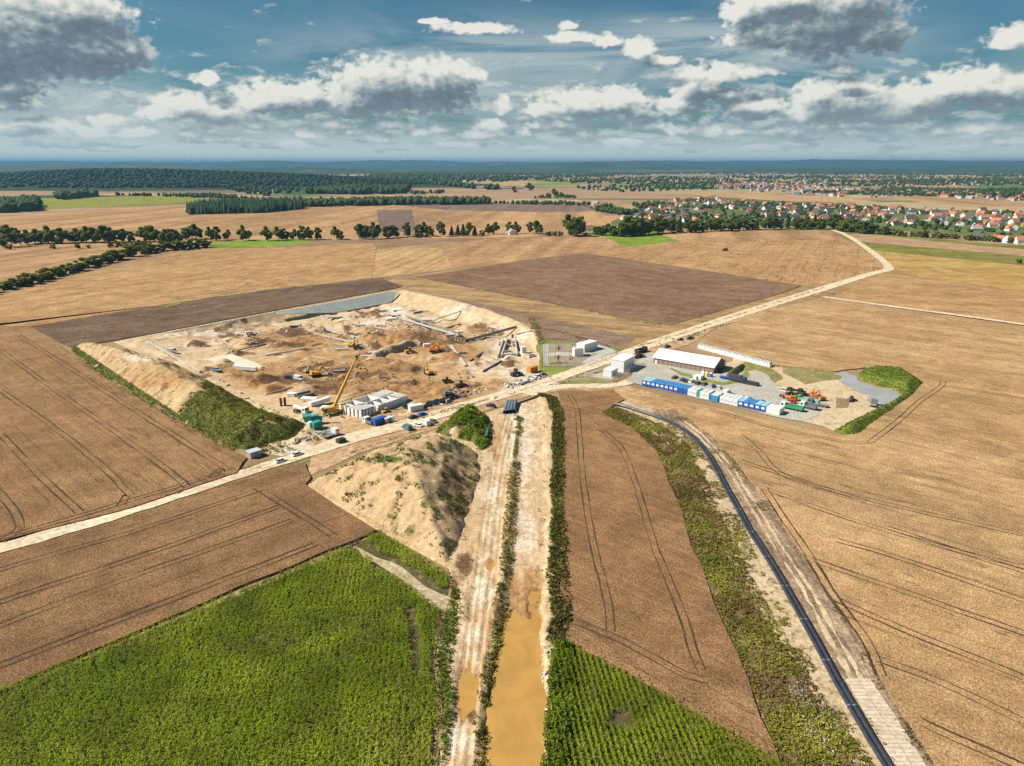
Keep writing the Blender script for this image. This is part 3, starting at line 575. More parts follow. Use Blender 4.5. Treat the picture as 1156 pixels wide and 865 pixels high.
def site_masks(X, Y, Z):
    px, py = proj(X, Y, Z)
    soil = blob(px, py, [(400,420,190,48,.72),(330,385,90,22,.75),(300,425,70,24,.85),(470,385,100,26,.85),(480,440,110,20,.9),(425,380,40,20,.7),(520,398,50,16,.75),(265,417,36,8,1),(370,440,60,16,.6),(560,432,20,8,.7),(230,382,50,5,.5),(540,372,20,8,.8),(440,415,40,14,.8)])
    dark = blob(px, py, [(330,375,22,8,.75),(478,380,22,9,.8),(440,417,26,8,.5),(270,425,30,6,.6),(312,440,16,7,.75),(430,440,60,6,.45),(455,432,40,6,.5),(392,371,8,5,.8),(425,391,7,5,.9),(530,436,14,5,.6),(300,368,24,3,.5),(262,379,22,4,.6),(500,455,30,6,.5),(395,445,40,5,.4),(543,368,14,6,.6),(355,432,30,8,.45),(470,418,8,7,.7),(250,395,20,3,.4)])
    pale = blob(px, py, [(345,410,34,10,.85),(425,366,26,7,.95),(440,352,28,8,.8),(250,377,120,5,.75),(200,392,40,5,.55),(560,400,40,24,.62),(575,428,36,10,.6),(500,405,30,6,.5),(365,418,16,6,.9),(385,400,12,4,.7),(540,418,30,12,.6),(470,360,60,5,.6),(520,355,50,8,.35),(310,478,30,6,.55),(330,508,30,8,.5),(420,392,18,5,.6)])
    dark = np.maximum(dark, .62*sstep(.52, .66, vnoise(X, Y, 17, 72, 5, .6))*(.35+.65*(blob(px, py, [(400,410,190,62,1)]) > .3))); pale = np.maximum(pale, .75*sstep(.55, .68, vnoise(X, Y, 20, 73, 5, .6)))
    dark = np.maximum(dark, blob(px, py, [(x+2, y, a*.9, b*.55, .62) for (x, y, a, b, *_ ) in SITE_MORE[::2]])); soil = np.maximum(soil, blob(px, py, [(x, y, a*1.3, b*.8, .8) for (x, y, a, b, *_ ) in SITE_MORE[1::2]]))
    green = blob(px, py, [(320,497,20,5,.35),(306,508,14,6,.55),(540,345,30,3,.5),(608,378,8,6,.5),(600,428,18,5,.4),(205,388,12,3,.3)])
    return dict(soil=soil, dark=dark, pale=pale, green=green)
site_m = earth_mat('site_earth', (.47,.325,.18), (.58,.44,.285), R(-25), .12)
tag(terrain('site_ground', SITEW, .8, h_site, site_m, site_masks), kind='structure')
def strip_masks(X, Y, Z):
    px, py = proj(X, Y, Z); q = chan(X, Y)
    soil = blob(px, py, [(530,600,12,90,.5),(525,560,16,40,.55),(553,637,9,9,.9),(600,655,18,20,.75),(575,705,40,24,.75),(527,700,12,50,.4),(520,480,30,10,.4),(610,590,6,60,.5),(560,500,12,40,.55)])
    dark = blob(px, py, [(525,640,14,20,.75),(512,660,8,30,.6),(533,800,14,34,.55),(546,770,7,50,.6),(575,712,22,10,.5),(560,690,6,22,.7)])
    pale = blob(px, py, [(588,500,26,90,.6),(590,600,28,40,.62),(545,660,18,50,.6),(532,730,20,50,.62),(585,672,30,22,.75),(520,840,26,40,.58),(613,800,7,90,.95),(555,560,16,70,.6),(572,540,6,60,.2)])
    wet = sstep(-.22, -.5, Z)*sstep(172, 155, Y); soil = np.maximum(soil, .75*wet); dark = np.maximum(dark, .42*sstep(-.5, -.7, Z)*sstep(172, 155, Y)); pale = pale*(1-wet)
    bank = np.array([P(552,1010), P(547,865), P(548,800), P(563,712), P(568,660), P(575,600), P(581,520), P(586,470)]); bd = dist_seg(X, Y, bank, False)
    green = .66*np.clip(1.3-bd/1.6, 0, 1)*(.35+1.1*vnoise(X, Y, 8, 71))
    green = np.maximum(green, blob(px, py, [(500,780,12,90,.72),(505,700,12,50,.7),(600,452,30,4,.4),(628,560,8,130,.8),(540,500,10,40,.5),(552,600,8,60,.3)]))
    return dict(soil=soil, dark=dark, pale=pale, green=green)
strip_m = earth_mat('trench_sand', (.46,.315,.175), (.56,.41,.25), R(90), .12)
tag(terrain('trench_strip', STRIPW, .5, h_strip, strip_m, strip_masks), kind='structure')
def mA(X, Y, Z):
    px, py = proj(X, Y, Z)
    return dict(soil=blob(px, py, [(520,560,30,70,.5),(440,560,60,30,.25)]), dark=blob(px, py, [(520,640,12,30,.5),(530,520,20,20,.35),(515,560,25,60,.5)]), pale=blob(px, py, [(450,508,50,8,.4),(480,500,30,8,.3)]),
        green=np.maximum(.42*(vnoise(X, Y, 5, 81, 3) > .60)*(.4+vnoise(X, Y, 14, 82)), blob(px, py, [(430,519,50,6,.6),(480,520,40,8,.5),(530,505,20,16,.5)])))
heapA_m = earth_mat('spoil_earth', (.42,.275,.145), (.50,.345,.195), R(40), .1)
def heap(name, Wp, hf, masks, label, mat, res=.7):
    return tag(terrain(name, Wp, res, hf, mat, masks, out=-.8, margin=4), label, 'spoil heap', kind='structure')
heap('spoil_heap', AW, h_A, mA, 'long tan spoil heap with steep eroded sides beside the flooded trench', heapA_m)
def mB(X, Y, Z):
    px, py = proj(X, Y, Z); n_ = vnoise(X, Y, 13, 83, 5, .6); n2 = vnoise(X, Y, 4, 84, 3)
    gr = sstep(.42, .62, sstep(190, 262, px+(py-430)*.5)*.75+.9*(n_-.36)); gr = np.maximum(gr, sstep(.4, .7, sstep(10, 2, sdist(X, Y, BW))*(py > 404+(px-105)*.66)*.8+.5*(n_-.4))); gr = gr*sstep(.26, .40, n2+.12)
    return dict(soil=blob(px, py, [(180,425,70,24,.62),(130,405,30,12,.45),(240,445,40,20,.6)]), dark=blob(px, py, [(230,425,30,4,.5),(300,480,30,20,.45)]), pale=blob(px, py, [(165,402,60,10,.62),(200,418,40,6,.5)])*(1-gr), green=gr)
heap('spoil_heap', BW, h_B, mB, 'long spoil heap, sandy at its far end and overgrown green near the road', earth_mat('spoil_sand', (.42,.285,.145), (.50,.36,.21), R(40), .1))
def mC(X, Y, Z):
    px, py = proj(X, Y, Z); return dict(soil=blob(px, py, [(512,488,14,10,.5)]), dark=np.zeros(X.shape), pale=blob(px, py, [(511,486,7,6,.7)]), green=np.where(blob(px, py, [(511,488,9,8,1)])+1.1*(vnoise(X, Y, 5, 85, 4)-.5) > .55, 0, .95))
heap('spoil_heap', CW, h_C, mC, 'small rounded heap covered in bright green weeds beside the road', heapA_m)

# water
def water_mat(name, c, rough=.06):
    n = NT(name); n.b.inputs['Roughness'].default_value = rough; n.b.inputs['Specular IOR Level'].default_value = .35
    n.bump(n.noise(.9, 3, .5), .10, .2); return n.out(n.mix(n.rmp(n.noise(.10, 5, .65, dist=.8), .3, .7), c, tuple(x*.76 for x in c)))
mud = water_mat('muddy_water', (.48,.27,.070))
def flat(name, W, z, mat): m = MB(); m.add([(x, y, z) for x, y in W], [tuple(range(len(W)))]); o = m.build(name, mat, None, False); o.data.flip_normals() if o.data.polygons[0].normal.z < 0 else None; return tag(o, kind='structure')
flat('muddy_water', PP([(500,1010),(506,640),(640,640),(640,1010)]), -.78, mud)
flat('puddle', PP([(505,815),(510,750),(546,750),(546,815)]), -.56, mud)
flat('puddle', PP([(545,643),(545,629),(559,629),(559,643)]), -.22, mud)

# ------------------------------------------------------------------ roads, yard, lots
road_m = field_mat('dirt_road', (.62,.53,.40), (.72,.63,.50), R(35), row=1.2, rowamt=.12, fine=.6, speck=.16, bump=.3, patch=.05)
dirt_m = field_mat('worn_earth', (.40,.28,.165), (.50,.37,.235), R(35), row=1.5, rowamt=.15, fine=.6, speck=.2, bump=.4, patch=.05)
def road(name, pts, mat, z, jit=.3, step=5):
    px = np.array([(a, b) for a, b, *_ in pts]); C = PP(px); w = np.array([p[2] for p in pts], float)
    n0 = np.r_[0, np.cumsum(np.hypot(*np.diff(C, axis=0).T))]; S_ = smooth_path(C, step); n1 = np.r_[0, np.cumsum(np.hypot(*np.diff(S_, axis=0).T))]; ww = np.interp(n1/n1[-1], n0/n0[-1], w)/2
    V, Fq = ribbon_np(S_, ww, ww, z, jit); return tag(mesh_np(name, V, Fq, mat), kind='structure')
verge_m = soil_mat('road_verge', (.16,.135,.05), (.24,.18,.085), (.11,.12,.03), .2, 1, .4)
road('road_verge', [(-60,640,12),(0,620,12),(150,577,12),(300,529,12),(345,515,10)], verge_m, .10, 1.0)
road('dirt_road', [(-300,705,6.2),(-60,638,6.2),(0,620,6.2),(150,576,6.2),(300,527,6.2),(345,513.5,7.1),(398,495,10.4),(450,482,9.6),(500,466.5,8.4),(560,448.5,8.4),(612,433,8.8),(640,423.5,8.0),(690,405.5,8.8),(745,385.5,10.4),(800,367,10.4),(860,347.5,10.4),(930,326,11.2),(985,309,9.6),(1003,304,8.8),(996,294,8.0),(982,283,8.0),(966,272,8.0),(952,264,8.0),(940,260,8.0)], road_m, .31)
road('dirt_road', [(928,336,6),(1000,346,6),(1156,367.5,6),(1400,405,6)], road_m, .75)
S('worn_earth', [(612,440),(640,428),(700,433),(745,447),(760,458),(800,500),(840,560),(880,630),(905,672),(890,690),(850,610),(815,555),(780,512),(745,480),(700,462),(690,444),(640,440)], dirt_m, z=.12)
road('dirt_road', [(596,446,7),(625,437.5,7),(660,436,6),(700,434.5,6),(740,418,7),(755,405,6)], road_m, .26)
S('worn_earth', [(355,500),(400,470),(500,450),(610,432),(640,424),(640,440),(600,447),(520,474),(460,494),(400,515),(345,540)], dirt_m, z=.14)
S('worn_earth', [(690,404),(745,384),(800,366),(850,352),(880,345),(870,352),(800,374),(790,384),(760,396),(740,402),(736,425),(700,415)], dirt_m, z=.16)
gravel_m = soil_mat('yard_gravel', (.34,.32,.265), (.43,.405,.34), (.36,.33,.26), .06, 1.2, .3)
sandy_m = soil_mat('yard_sand', (.47,.35,.215), (.56,.44,.29), (.34,.27,.13), .05, .9, .4)
S('yard_sand', [(832,398),(870,412),(900,420),(945,423),(985,440),(1005,452),(990,472),(950,489),(930,482),(880,472),(840,440),(815,420)], sandy_m, z=.20, jit=.8)
grassy_m = soil_mat('rough_grass', (.17,.165,.045), (.26,.21,.085), (.36,.27,.15), .08, .9, .5)
S('rough_grass', [(842,402),(862,410),(880,425),(872,433),(850,428),(834,416)], grassy_m, z=.24, jit=1.0)
S('rough_grass', [(880,414),(930,417),(950,421),(946,430),(905,434),(888,424)], grassy_m, z=.24, jit=1.0)
S('yard_gravel', [(708,430),(722,402),(738,398),(760,405),(820,424),(850,418),(866,424),(874,436),(905,446),(925,456),(925,468),(905,476),(868,470),(800,452),(745,440)], gravel_m, z=.28, jit=.6)
S('rough_grass', [(754,416),(786,424),(815,432),(830,427),(842,420),(848,424),(834,432),(816,436),(790,432),(765,424)], soil_mat('weedy_edge', (.14,.17,.03), (.22,.24,.05), (.30,.27,.10), .15, 1, .5), z=.32, jit=.7)
pond_m = water_mat('pond_water', (.40,.385,.355), .04)
S('pond', [(945,423),(958,421),(966,428),(975,434),(990,439),(1008,439),(1016,447),(1008,456),(994,462),(984,458),(978,452),(975,446),(962,438),(950,431)], pond_m, z=.34, jit=1.3, step=2.0)
S('pond_mud', [(940,449),(962,452),(960,462),(946,462)], soil_mat('pond_mud', (.22,.14,.08), (.30,.2,.12), None, .2, 1, .3), z=.30, jit=.5)
# fenced lots north of the road
S('rough_grass', [(605,391),(616,384),(700,392),(716,398),(690,408),(640,424),(625,430),(612,424)], soil_mat('lot_grass', (.15,.19,.03), (.23,.25,.05), (.28,.24,.09), .1, 1, .5), z=.18, jit=.5)
slab_m = soil_mat('concrete_paving', (.36,.34,.29), (.44,.42,.36), None, .1, 1.5, .15)
S('gravel_lot', [(620,388.5),(676,388),(697,397),(690,401),(668,411),(650,414),(614,414)], soil_mat('lot_gravel', (.24,.19,.15), (.31,.25,.20), (.30,.27,.13), .2, 1.5, .4), z=.22)
S('concrete_path', [(613,388),(618.5,388),(619.5,413.5),(612.5,413.5)], slab_m, z=.26); S('concrete_path', [(620,399),(652,398),(676,390),(697,397.5),(692,400.5),(664,412),(655,410),(676,399),(655,402),(620,402.5)], slab_m, z=.26)
S('rough_grass', [(622,437),(650,424),(660,424),(690,433),(700,434),(640,436)], grassy_m, z=.18)
S('gravel_lot', [(661,425),(696,414),(722,411),(724,414),(690,430)], soil_mat('lot_rubble', (.33,.25,.18), (.43,.36,.27), (.30,.27,.13), .2, 1.2, .4), z=.22)
S('concrete_slab', [(240,401.5),(258,397.5),(317,417.5),(298,423.5)], soil_mat('screed', (.58,.50,.36), (.64,.56,.42), None, .1, 1.5, .1), z=.1) if False else None
# plate road beside the pipeline
plate_m = NT('concrete_plates'); bt = plate_m.new('ShaderNodeTexBrick'); plate_m.l.new(plate_m.mapped(dirpx((968,768),(1030,868)), (1, 1, 1)), bt.inputs[0]); bt.offset = 0
for i_, v_ in (('Color1', (.52,.42,.30,1)), ('Color2', (.60,.49,.36,1)), ('Mortar', (.22,.16,.10,1)), ('Scale', 1), ('Mortar Size', .045), ('Brick Width', 1.0), ('Row Height', 3.0)): bt.inputs[i_].default_value = v_
haul_m = field_mat('haul_soil', (.23,.15,.095), (.37,.265,.17), dirpx((880,630),(960,760)), row=1.1, rowamt=.34, fine=1.2, speck=.35, bump=.8, patch=.07, gain=(1,1,1), lodge=.4)
S('haul_track', [(735,462),(762,463),(802,489),(838,527),(872,572),(908,627),(944,681),(980,728),(1002,770),(1034,828),(1058,868),(1120,975),(1062,975),(1005,868),(955,785),(925,735),(890,675),(862,628),(838,585),(812,541),(788,505),(760,480),(735,470)], haul_m, z=.18, jit=.6)
for o_ in (-1.0, 1.0):
    C = smooth_path(PP([(770,476),(800,502),(830,540),(862,590),(894,642),(926,697),(955,745),(968,768)]), 1.5); T = np.gradient(C, axis=0); T /= np.linalg.norm(T, axis=1)[:, None]; N = np.c_[-T[:, 1], T[:, 0]]; w_ = np.clip(1.5*vnoise(C[:, 0]+50*o_, C[:, 1], 7, 191, 4)-.35, .03, 1)
    C = C+N*o_+N*((vnoise(C[:, 0], C[:, 1], 9, 192)-.5)*1.6)[:, None]; V, Fq = ribbon_np(C, w_, w_, .25+.006*o_, .1); tag(mesh_np('wheel_rut', V, Fq, sandy_m), kind='structure')
S('concrete_plate_road', [(954,767.5),(982,767),(1012,812),(1046,868),(1110,975),(1062,975),(1010,868),(978,810)], plate_m.out(plate_m.val(bt.outputs[0], plate_m.rmp(plate_m.noise(1.2, 5, .7), .3, .7, .75, 1.2))), z=.30, jit=.05)
S('sandy_strip', [(703,452),(760,470),(803,500),(833,540),(858,585),(885,640),(918,700),(950,765),(982,820),(1040,905),(985,905),(945,830),(915,780),(885,735),(855,690),(835,650),(815,605),(795,560),(765,510),(735,484),(700,466)], soil_mat('strip_sand', (.44,.32,.19), (.54,.42,.27), (.20,.15,.075), .09, 1, .5), z=.14, jit=1.2)
S('bare_patch', [(371,603),(378,604),(384,607),(380,611),(377,616),(371,617),(366,620),(362,616),(356,615),(364,609)], soil_mat('dry_sand', (.44,.34,.23), (.58,.47,.35), (.26,.19,.11), .3, 1, .5), z=.56, jit=1.1, step=1.5)

# ------------------------------------------------------------------ plants
def quads(C, U, Vv): # centres and two half axes
    V = np.stack([C-U-Vv, C+U-Vv, C+U+Vv, C-U+Vv], 1).reshape(-1, 3); return V, np.arange(len(C)*4).reshape(-1, 4)
def rdir(n): v = rng.normal(size=(n, 3)); return v/np.linalg.norm(v, axis=1)[:, None]
def scatter(Wp, per_m2, mask=None, lim=400000):
    x0, y0 = Wp.min(0); x1, y1 = Wp.max(0); n = int(min(lim, (x1-x0)*(y1-y0)*per_m2)); X = rng.uniform(x0, x1, n); Y = rng.uniform(y0, y1, n)
    k = inside(X, Y, Wp)
    if mask is not None: k &= mask(X, Y)
    return X[k], Y[k]
def clumps(name, X, Y, Z, hgt, rad, nl, leaf, mat, parent=None, flat=.5, tint=None):
    n = len(X); hgt = np.broadcast_to(hgt, n); rad = np.broadcast_to(rad, n); i = np.repeat(np.arange(n), nl); m_ = len(i)
    d = rdir(m_); r = rng.random(m_)**.4
    C = np.c_[X[i]+d[:, 0]*r*rad[i], Y[i]+d[:, 1]*r*rad[i], Z[i]+hgt[i]*(.5+.5*d[:, 2]*r)]
    u = rdir(m_); u[:, 2] *= flat; u /= np.linalg.norm(u, axis=1)[:, None]; w = np.cross(u, rdir(m_)); w /= np.linalg.norm(w, axis=1)[:, None]
    s = leaf*rng.uniform(.6, 1.4, m_)*np.clip(rad[i], .3, 1.2)/.7
    V, Fq = quads(C, u*s[:, None]*.5, w*s[:, None]*.32)
    t = (np.repeat(rng.random(n) if tint is None else tint, nl)*.7+.3*rng.random(m_)); return mesh_np(name, V, Fq, mat, parent, attrs={'tint': ('FACE', t)})
def corn(name, px, mat, rowdir, mask, row=1.15, step=.36, h0=1.9, jit=.07, spread=.55):
    Wp = PP(px); c = Wp.mean(0); a = rowdir; L = Wp-c; ru = L@np.array([math.cos(a), math.sin(a)]); rv = L@np.array([-math.sin(a), math.cos(a)])
    U, Vv = np.meshgrid(np.arange(ru.min(), ru.max(), step), np.arange(rv.min(), rv.max(), row)); U = U.ravel()+rng.normal(0, .15, U.size); Vv = Vv.ravel()+rng.normal(0, jit, Vv.size)
    X = c[0]+U*math.cos(a)-Vv*math.sin(a); Y = c[1]+U*math.sin(a)+Vv*math.cos(a); k = inside(X, Y, Wp) & (Y > 70)
    X, Y = X[k], Y[k]; k = mask(X, Y); X, Y = X[k], Y[k]; n = len(X); gap = vnoise(X, Y, 7, 91, 4); hg = h0*(.62+.5*gap)*rng.uniform(.85, 1.12, n)
    nl = 6; i = np.repeat(np.arange(n), nl); j = np.tile(np.arange(nl), n); th = a+rng.normal(0, spread, len(i))+math.pi*rng.integers(0, 2, len(i)); o = np.c_[np.cos(th), np.sin(th), np.zeros(len(i))]; side = np.c_[-np.sin(th), np.cos(th), np.zeros(len(i))]
    zz = hg[i]*(.35+.6*j/(nl-1)); L_ = rng.uniform(.45, .8, len(i)); B = np.c_[X[i], Y[i], zz]; w = (.072*rng.uniform(.8, 1.3, len(i)))[:, None]; up = np.array([0, 0, 1.])
    P1 = B+o*(L_*.5)[:, None]+up*(.28*L_)[:, None]; P2 = B+o*L_[:, None]-up*(.10*L_)[:, None]
    V = np.stack([B-side*w*.6, B+side*w*.6, P1-side*w, P1+side*w, P2-side*w*.3, P2+side*w*.3], 1).reshape(-1, 3); b = np.arange(len(i))*6
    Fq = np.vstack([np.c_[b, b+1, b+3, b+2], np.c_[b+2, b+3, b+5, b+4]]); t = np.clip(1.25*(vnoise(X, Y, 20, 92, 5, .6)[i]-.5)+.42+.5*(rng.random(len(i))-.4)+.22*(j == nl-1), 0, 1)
    return tag(mesh_np(name, V, Fq, mat, attrs={'tint': ('FACE', np.r_[t, t])}), kind='stuff')
corn_m = leaf_mat('corn_leaf', (.13,.19,.003), (.205,.275,.004), (.40,.42,.05), .4)
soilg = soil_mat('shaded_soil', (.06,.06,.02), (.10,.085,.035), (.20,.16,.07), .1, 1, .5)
CORN_L = [(0,783),(150,721),(300,659),(424,605),(436,607),(470,627),(506,652),(509,662),(495,705),(487,745),(494,800),(488,865),(470,1010),(-420,1010),(-300,920)]
CORN_R = [(622,732),(640,730),(700,760),(757,793),(830,835),(888,870),(960,930),(960,1010),(617,1010),(620,860)]
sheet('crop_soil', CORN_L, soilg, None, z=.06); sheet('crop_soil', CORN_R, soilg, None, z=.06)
path_px = PP([(405,618),(425,631),(452,645),(475,660),(492,672),(505,684)]); gap_px = PP([(462,690),(468,720),(470,760)])
def cm(X, Y):
    g = vnoise(X, Y, 5, 93, 4); return (dist_seg(X, Y, path_px, False) > 2.2+2.6*(g-.4)*2) & (dist_seg(X, Y, gap_px, False) > .9) & (rng.random(len(X)) < .45+1.2*vnoise(X, Y, 22, 94, 3))
ang = math.atan2(*(np.array(P(492,745))-np.array(P(495,865)))[::-1])
corn('maize_crop', CORN_L, corn_m, ang, cm, jit=.26, spread=1.3)
corn('maize_crop', CORN_R, corn_m, ang-.02, lambda X, Y: (vnoise(X, Y, 6, 95, 4) > .2) & ((np.hypot(X-P(700,815)[0], Y-P(700,815)[1]) > 2.4)))
S('bare_patch', [(400,614),(430,628),(460,640),(485,660),(512,676),(508,692),(490,684),(465,664),(440,646),(412,630)], soil_mat('path_sand', (.36,.27,.16), (.50,.40,.27), (.20,.19,.06), .2, 1, .4), z=.10, jit=.6)
weed_m = leaf_mat('weed_leaf', (.19,.115,.042), (.20,.185,.026), (.29,.30,.03), .2)
lush_m = leaf_mat('lush_weed_leaf', (.075,.11,.010), (.12,.175,.014), (.22,.26,.03), .25)
dry_m = leaf_mat('dry_weed_leaf', (.13,.085,.045), (.19,.145,.06), (.34,.28,.15), .2)
# weed strip between the wheat and the pipeline
G1 = [(676,464),(697,461),(722,470),(748,482),(775,502),(796,540),(815,585),(836,630),(858,672),(888,722),(915,768),(948,820),(985,868),(1060,1000),(960,1000),(885,876),(872,838),(853,790),(838,752),(816,700),(797,655),(775,600),(757,550),(742,512),(715,486),(690,473)]
G1W = PP(G1); sheet('weed_soil', G1, soil_mat('weed_soil', (.15,.095,.05), (.22,.15,.08), (.12,.125,.03), .12, 1, .6), None, z=.13)
X, Y = scatter(G1W, 5.0); v = vnoise(X, Y, 13, 101, 4); e_ = sdist(X, Y, G1W); k = rng.random(len(X)) < -.15+1.7*vnoise(X, Y, 4, 102, 4); X, Y, v, e_ = X[k], Y[k], v[k], e_[k]
tag(clumps('weeds', X, Y, np.full(len(X), .1), .3+.75*v*rng.uniform(.5, 1.3, len(X)), rng.uniform(.3, .6, len(X)), 7, .42, weed_m, tint=np.clip(v*2.7-1.0+.2*rng.normal(size=len(X)), 0, 1)), kind='stuff')
X, Y = scatter(PP([(930,790),(952,830),(940,860),(905,830),(890,780),(905,770)]), 1.5); tag(clumps('dry_weeds', X, Y, np.full(len(X), .1), .8, .5, 6, .35, leaf_mat('thistle_down', (.30,.25,.17), (.38,.33,.24), (.5,.45,.36), .1)), kind='stuff')
# weeds on the trench banks and the spoil heaps
def on(Wp, dens, fn, mask): X, Y = scatter(Wp, dens, mask); return X, Y, fn(X, Y)
bank = np.array([P(552,1010), P(547,865), P(548,800), P(563,712), P(568,660), P(575,600), P(581,520), P(586,470)])
def mbank(X, Y): return (dist_seg(X, Y, bank, False) < 1.1+1.5*vnoise(X, Y, 9, 111, 3)) & (vnoise(X, Y, 6, 112, 3) > .40)
X, Y, Z = on(STRIPW, 2.2, h_strip, mbank); tag(clumps('weeds', X, Y, Z, rng.uniform(.3, .9, len(X)), .5, 7, .4, weed_m), kind='stuff')
lb = np.array([P(488,900), P(492,850), P(503,790), P(497,745), P(506,705), P(512,670)])
X, Y, Z = on(STRIPW, 2.6, h_strip, lambda X, Y: (dist_seg(X, Y, lb, False) < 2.4*vnoise(X, Y, 7, 113, 3)+.8)); tag(clumps('weeds', X, Y, Z, rng.uniform(.4, 1.1, len(X)), .5, 8, .4, lush_m), kind='stuff')
def mtuft(X, Y): px, py = proj(X, Y, h_A(X, Y)); return (sdist(X, Y, AW) > 1) & ((vnoise(X, Y, 3.1, 121, 2) > .67-.16*(vnoise(X, Y, 17, 122)-.4)) | (blob(px, py, [(425,519,48,5,1),(480,517,34,6,1),(520,500,22,9,1),(540,500,12,10,.9),(500,545,20,10,.75),(515,575,14,10,.75)])+vnoise(X, Y, 4, 123, 3) > 1.35))
X, Y, Z = on(AW, 2.2, h_A, mtuft); tag(clumps('weed_tufts', X, Y, Z-.1, rng.uniform(.35, .95, len(X)), rng.uniform(.3, .6, len(X)), 8, .4, lush_m), kind='stuff')
def mB_(X, Y): Z = h_B(X, Y); return (mB(X, Y, Z)['green'] > .5) & (sdist(X, Y, BW) > .3)
X, Y, Z = on(BW, 2.4, h_B, mB_); v = vnoise(X, Y, 12, 131, 3); tag(clumps('weeds', X, Y, Z-.15, .22+.4*v, .38+.3*v, 9, .33, leaf_mat('heap_weed_leaf', (.15,.115,.02), (.165,.16,.017), (.27,.265,.026), .2), tint=np.clip(v*2.2-.62, 0, 1)), kind='stuff')
X, Y, Z = on(CW, 3.2, h_C, lambda X, Y: (sdist(X, Y, CW) > .2) & (mC(X, Y, h_C(X, Y))['green'] > .5) & (vnoise(X, Y, 5, 137, 4) > .40)); v = vnoise(X, Y, 9, 132, 3); tag(clumps('weeds', X, Y, Z-.1, .35+1.1*v, .4+.5*v, 9, .40, leaf_mat('nettle_leaf', (.115,.15,.010), (.17,.225,.014), (.28,.32,.03), .25), tint=np.clip(v*1.7-.3, 0, 1)), kind='stuff')
X, Y = scatter(PP([(300,495),(352,487),(362,497),(310,516),(290,520),(278,512)]), .7, lambda X, Y: vnoise(X, Y, 8, 133, 3) > .48); tag(clumps('weeds', X, Y, gz(X, Y), .8, .6, 8, .45, lush_m), kind='stuff')
# grass berm round the pond: a bank with its own height
BERM = [(973,418.5),(985,416),(1020,419),(1043,433),(1031,447),(1002,467),(968,491.5),(950,491),(940,487),(957,478),(983,465),(1005,455),(1017,446),(1010,439),(990,436.5),(976,431),(967,424)]
BMW = densify(PP(BERM), 5)
def h_berm(X, Y): d = sdist(X, Y, BMW); return np.where(d > 0, np.minimum(.6*d, 2.9)+.5*(vnoise(X, Y, 6, 141)-.5)*sstep(0, 3, d)+.25, -.4)
berm_m = soil_mat('berm_grass', (.10,.13,.018), (.17,.20,.03), (.13,.115,.03), .1, 1, .7)
tag(terrain('grass_bank', BMW, 1.0, h_berm, berm_m, lambda X, Y, Z: dict(soil=X*0)), 'grassy green earth bank curving round two sides of the small pond', 'earth bank', kind='structure')
X, Y = scatter(BMW, .9, lambda X, Y: sdist(X, Y, BMW) > .5); tag(clumps('weeds', X, Y, h_berm(X, Y)-.1, .4, .6, 7, .4, lush_m), kind='stuff')
def border(pts, w0, per, hh, mat, seed, sz=.5, gapn=.2, nl=8):
    L = PP(pts); Pg = np.vstack([L.min(0)-w0, L.max(0)+w0]); n = int((Pg[1]-Pg[0]).prod()*per); X = rng.uniform(Pg[0, 0], Pg[1, 0], n); Y = rng.uniform(Pg[0, 1], Pg[1, 1], n)
    k = (dist_seg(X, Y, L, False) < w0*(.45+.9*vnoise(X, Y, 9, seed, 3))) & (vnoise(X, Y, 5, seed+1, 3) > gapn); X, Y = X[k], Y[k]; v = vnoise(X, Y, 7, seed+2, 3)
    return X, Y, hh*(.45+.9*v), v
X, Y, h_, v = border([(612,447),(622,450),(630,470),(630,520),(629,560),(630,640),(633,700),(627,722)], 2.6, 2.6, 1.5, None, 151)
o = clumps('hedge', X, Y, gz(X, Y)*0, h_, .65, 9, .45, leaf_mat('hedge_leaf', (.085,.065,.02), (.115,.115,.018), (.20,.195,.03), .15), tint=np.clip(v*1.5-.25, 0, 1)); tag(o, 'long low overgrown hedge along the right side of the sandy trench', 'hedge')
X, Y, h_, v = border([(628,1000),(626,865),(632,800),(634,755),(638,735)], 2.2, 3.2, 2.2, None, 161, gapn=.1)
tag(clumps('hedge', X, Y, np.zeros(len(X)), h_, .6, 10, .45, lush_m), 'tall leafy green hedge between the muddy water and the maize', 'hedge')
X, Y, h_, v = border([(640,729),(700,757),(757,789),(830,832),(888,868)], 1.7, 2.5, .8, None, 165); tag(clumps('weeds', X, Y, np.zeros(len(X)), h_, .5, 7, .4, dry_m), kind='stuff')
for q_, w_, hh_, mm_ in (([(395,512),(470,487),(505,478)], .8, .3, dry_m), ([(470,474),(510,462),(560,450)], 1.6, .8, weed_m), ([(575,446),(600,438),(630,428)], 1.4, .5, weed_m), ([(625,437),(650,427),(700,415)], 1.3, .4, lush_m), ([(85,405),(110,422),(165,456),(222,489),(262,508)], 1.6, .9, lush_m),
                     ([(0,616),(150,573),(280,528)], 1.0, .4, weed_m), ([(345,590),(385,600),(425,603)], 2.2, .5, weed_m), ([(0,781),(200,700),(420,605)], .8, .6, dry_m), ([(870,510),(880,522),(842,540)], .5, .4, lush_m), ([(818,508),(832,526),(842,545)], 1.2, .7, weed_m), ([(970,800),(1000,850),(1040,910)], .8, .5, weed_m), ([(990,770),(1020,812),(1060,870)], 1.0, .5, dry_m)):
    X, Y, h_, v = border(q_, w_, 1.6, hh_, None, int(200+q_[0][0]), gapn=.3); tag(clumps('weeds', X, Y, gz(X, Y), h_, .5, 7, .4, mm_), kind='stuff')

